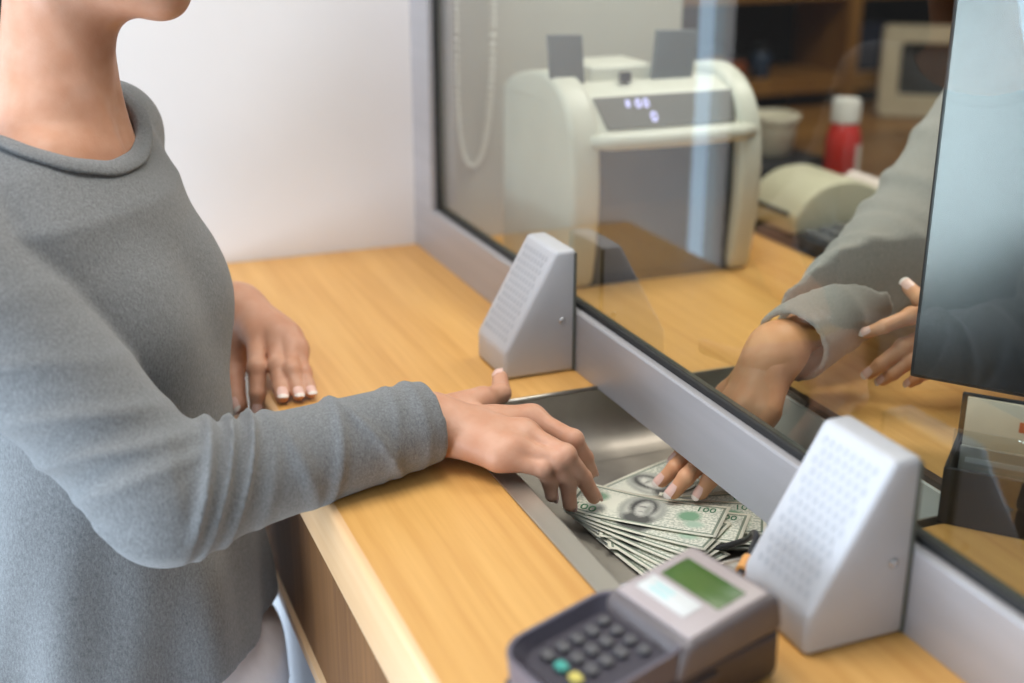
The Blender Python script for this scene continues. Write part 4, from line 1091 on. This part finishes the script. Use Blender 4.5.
F = smin(F, ell(g, HC2 + f2 * .030 - up * .030, (.062, .062, .085), ax2), .03)
for s in (1, -1):
    ja = HC2 - f2 * .012 + l2 * .052 * s - up * .062
    F = smin(F, cap(g, ja, HC2 + f2 * .066 + l2 * .012 * s - up * .100, .022, .0175), .02)
    F = smin(F, ell(g, HC2 + f2 * .055 + l2 * .037 * s - up * .022, (.025, .024, .022), ax2), .018)
    F = np.maximum(F, -(ell(g, HC2 + f2 * .094 + l2 * .032 * s + up * .002, (.020, .017, .012), ax2)))
    F = smin(F, ell(g, HC2 - f2 * .012 + l2 * .074 * s - up * .002, (.017, .008, .031), ax2), .006)
F = smin(F, cap(g, HC2 + f2 * .083 + up * .012, HC2 + f2 * .101 - up * .030, .0075, .0115), .012)
F = smin(F, cap(g, HC2 + f2 * .085 - l2 * .013 - up * .066, HC2 + f2 * .085 + l2 * .013 - up * .066, .009, .009), .012)
F = smin(F, cap(g, HC2 - f2 * .028 - up * .060, (.765, -.775, .30), .051, .060), .03)
pieces.append(nets(g, F))
sdf_mesh(pieces, 'body', M['skin2'], tel)
for J in (TR, TL):
    for k in ('index', 'middle', 'ring', 'pinky', 'thumb'):
        r = {'index': .0064, 'middle': .0066, 'ring': .0063, 'pinky': .0057, 'thumb': .0080}[k] * (1.12 if J is TR else 1.0)
        nail(tel, J[k][2], J[k][3], ((-.55, -.2, .85) if k != 'thumb' else (-.1, -.9, .3)) if J is TR else ((-.45, -.45, .8) if k != 'thumb' else (-.5, -.6, .5)), r)
for s in (1, -1):
    bm = bmesh.new(); c = HC2 + f2 * .0735 + l2 * .032 * s + up * .003; sphere(bm, c, .0115, 16, 12, (1, 1, .68)); e = obj('eye', bm, M['eye'], tel, world=True, smooth=180)
    bm = bmesh.new(); sphere(bm, c + f2 * .0078, .0055, 14, 8); obj('iris', bm, M['iris'], e, world=True, smooth=180)
bm = bmesh.new(); tube(bm, [HC2 + f2 * .088 - l2 * .022 - up * .066, HC2 + f2 * .0955 - l2 * .008 - up * .0635, HC2 + f2 * .0955 + l2 * .008 - up * .0635, HC2 + f2 * .088 + l2 * .022 - up * .066], [.002, .0048, .0048, .002], 10); obj('lips', bm, M['lip'], tel, world=True, smooth=180)
g = Grid((.58, -.92, .36), (.93, -.63, .72), .005)
F = ell(g, HC2 - f2 * .016 + up * .032, (.100, .082, .098), ax2)
F = smin(F, ell(g, HC2 - f2 * .05 - up * .06, (.055, .085, .13), ax2), .03)
F = np.maximum(F, -(ell(g, HC2 + f2 * .075 - up * .03, (.085, .068, .095), ax2)))
F = np.maximum(F, -cap(g, HC2 + f2 * .02 - up * .06, (.765 - .03, -.775, .30), .062, .070))
sdf_mesh([nets(g, F)], 'hair', M['hair'], tel, 2)
# blazer
R2 = [(-.22, .12, .175, .77, -.775), (-.1, .11, .16, .765, -.775), (0, .10, .145, .765, -.775), (.1, .11, .155, .765, -.775), (.18, .112, .165, .765, -.775), (.25, .09, .16, .768, -.775), (.30, .065, .12, .77, -.775), (.35, .05, .07, .77, -.775)]
g = Grid((.13, -1.14, -.22), (.92, -.44, .42), .0042)
T = stack(g, R2, f2, l2)
for S_ in (TRS, TLS): T = smin(T, cap(g, V3((.77, -.775, .325)), S_, .048, .058), .04)
F2 = [(.12, .05, .05, .006, .5, 1.4), (.30, .04, .04, .006, .8, 1.3), (.52, -.05, .05, .005, 1.2, 1.4), (.72, .04, .04, .0045, .6, 1.4)]
F3 = [(.45, .1, .05, .006, 1.5, 1.4), (.70, .1, .045, .008, 1.2, 1.4), (.88, .08, .04, .008, 1.0, 1.4)]
def blazer_arm(S, E, Wr, r):
    d = sleeve(g, S, E, Wr, r, F2, F3, (-.2, -.3, 1))
    d = np.maximum(d, plane(g, Wr, (Wr - E)))
    return np.maximum(d, -cap(g, Wr + (E - Wr) * .16, Wr + (Wr - E) * .3, r[2] - .0065, r[2] - .0065))
F = smin(smin(T, blazer_arm(TRS, TRE, TRW, (.068, .062, .0425)), .02), blazer_arm(TLS, TLE, TLW, (.066, .058, .044)), .02)
px, py = g.X - .765, g.Y + .775
vee = np.maximum(np.abs(py) - np.clip((g.Z - .02) * .25, 0, .075), px)
vee = np.maximum(vee, -(g.Z - .02))
ins = stack(g, R2, f2, l2, .009)
F = np.maximum(F, -np.maximum(vee, -ins))
F = np.maximum(F, -cap(g, (.765, -.775, .30), (.76, -.775, .42), .062, .062))
F = np.maximum(F, plane(g, (0, 0, -.205), (0, 0, -1)))
blz = sdf_mesh([nets(g, F)], 'blazer', M['blazer'], tel, 2)
g = Grid((.62, -.96, -.2), (.90, -.6, .39), .007)
F = stack(g, R2, f2, l2, .011)
F = np.maximum(F, -cap(g, (.755, -.775, .30), (.74, -.775, .42), .058, .058)); F = np.maximum(F, plane(g, (0, 0, -.19), (0, 0, -1)))
sdf_mesh([nets(g, F)], 'blouse', M['blouse'], tel, 2)
g = Grid((.60, -1.0, FZ + .03), (.93, -.54, -.17), .009)
F = np.maximum(stack(g, [(-.4, .11, .165, .77, -.775), (-.24, .112, .165, .77, -.775), (-.15, .10, .15, .765, -.775)], f2, l2), np.maximum(plane(g, (0, 0, -.185), (0, 0, 1)), plane(g, (0, 0, -.34), (0, 0, -1))))
for s in (1, -1):
    hp = V3((.77, -.775, -.32)) + l2 * .082 * s; kn = V3((.765, -.775, -.62)) + l2 * .088 * s; an = V3((.775, -.775, -1.0)) + l2 * .092 * s
    F = smin(F, smin(cap(g, hp, kn, .088, .062), cap(g, kn, an, .062, .05), .02), .03)
F = np.maximum(F, plane(g, (0, 0, FZ + .05), (0, 0, -1)))
sdf_mesh([nets(g, F)], 'trousers', M['dark_cloth'], tel, 2)
for s in (1, -1):
    c = V3((.775, -.775, FZ)) + l2 * .092 * s
    g = Grid(c - np.array([.2, .1, .01]), c + np.array([.12, .1, .14]), .006)
    F = smin(cap(g, c - f2 * .05 + up * .04, c + f2 * .13 + up * .026, .036, .026), cap(g, c + f2 * .06 + up * .028, c + f2 * .13 + up * .024, .038, .030), .03)
    F = smin(F, cap(g, c - f2 * .03 + up * .05, c - f2 * .02 + up * .10, .036, .04), .03)
    F = np.maximum(F, plane(g, c + up * .001, (0, 0, -1)))
    sdf_mesh([nets(g, F)], 'shoe', M['shoe'], tel, 2)

# ================================================================== LIGHT, CAMERA
def area(name, loc, rot, sx, sy, power, col):
    L = bpy.data.lights.new(name, 'AREA'); L.shape = 'RECTANGLE'; L.size = sx; L.size_y = sy; L.energy = power; L.color = col
    o = bpy.data.objects.new(name, L); COL.objects.link(o); o.location = loc; o.rotation_euler = rot; ROOTS.append(o); return o
area('ceiling_lamp', (-.45, -.85, 1.58), (0, 0, 0), 1.1, .8, 20, (1., .95, .88))
area('desk_ceiling_lamp', (1.05, -.35, 1.58), (0, 0, 0), .9, .6, 21, (1., .95, .87))
area('hall_window_light', (-3.1, -1.7, -.25), (math.radians(90), 0, math.radians(-90)), 2.6, 1.4, 145, (.72, .86, 1.))
wd = bpy.data.worlds.new('hall'); SC.world = wd; wd.use_nodes = True
bg = wd.node_tree.nodes['Background']; bg.inputs[0].default_value = (.86, .93, 1., 1); bg.inputs[1].default_value = .3

cam_d = bpy.data.cameras.new('camera'); cam = bpy.data.objects.new('camera', cam_d); COL.objects.link(cam); SC.camera = cam
yaw, pit, rol, FPX = .3869, .3477, -.0012, 1254.
fw = Vector((math.sin(yaw) * math.cos(pit), math.cos(yaw) * math.cos(pit), -math.sin(pit)))
r_ = fw.cross(Vector((0, 0, 1))).normalized(); d_ = fw.cross(r_)
r2 = r_ * math.cos(rol) + d_ * math.sin(rol); d2 = -r_ * math.sin(rol) + d_ * math.cos(rol)
cam.matrix_world = Matrix(((r2.x, -d2.x, -fw.x, -.60096), (r2.y, -d2.y, -fw.y, -1.89304), (r2.z, -d2.z, -fw.z, .54712), (0, 0, 0, 1)))
cam_d.sensor_fit = 'HORIZONTAL'; cam_d.sensor_width = 36.; cam_d.lens = FPX * 36 / 1024
cam_d.clip_start = .02
cam_d.dof.use_dof = True; cam_d.dof.focus_distance = 1.25; cam_d.dof.aperture_fstop = cam_d.lens / 1000 / .019

for o in ROOTS: o.location.z += ZC
mw = cam.matrix_world.copy(); mw.translation.z += ZC; cam.matrix_world = mw

SC.view_settings.view_transform = 'Standard'; SC.view_settings.look = 'None'; SC.view_settings.gamma = 1.; SC.view_settings.use_curve_mapping = False
SC.view_settings.exposure = .1
SC.cycles.use_denoising = True
SC.cycles.max_bounces = 10; SC.cycles.transparent_max_bounces = 16; SC.cycles.caustics_reflective = False; SC.cycles.caustics_refractive = False
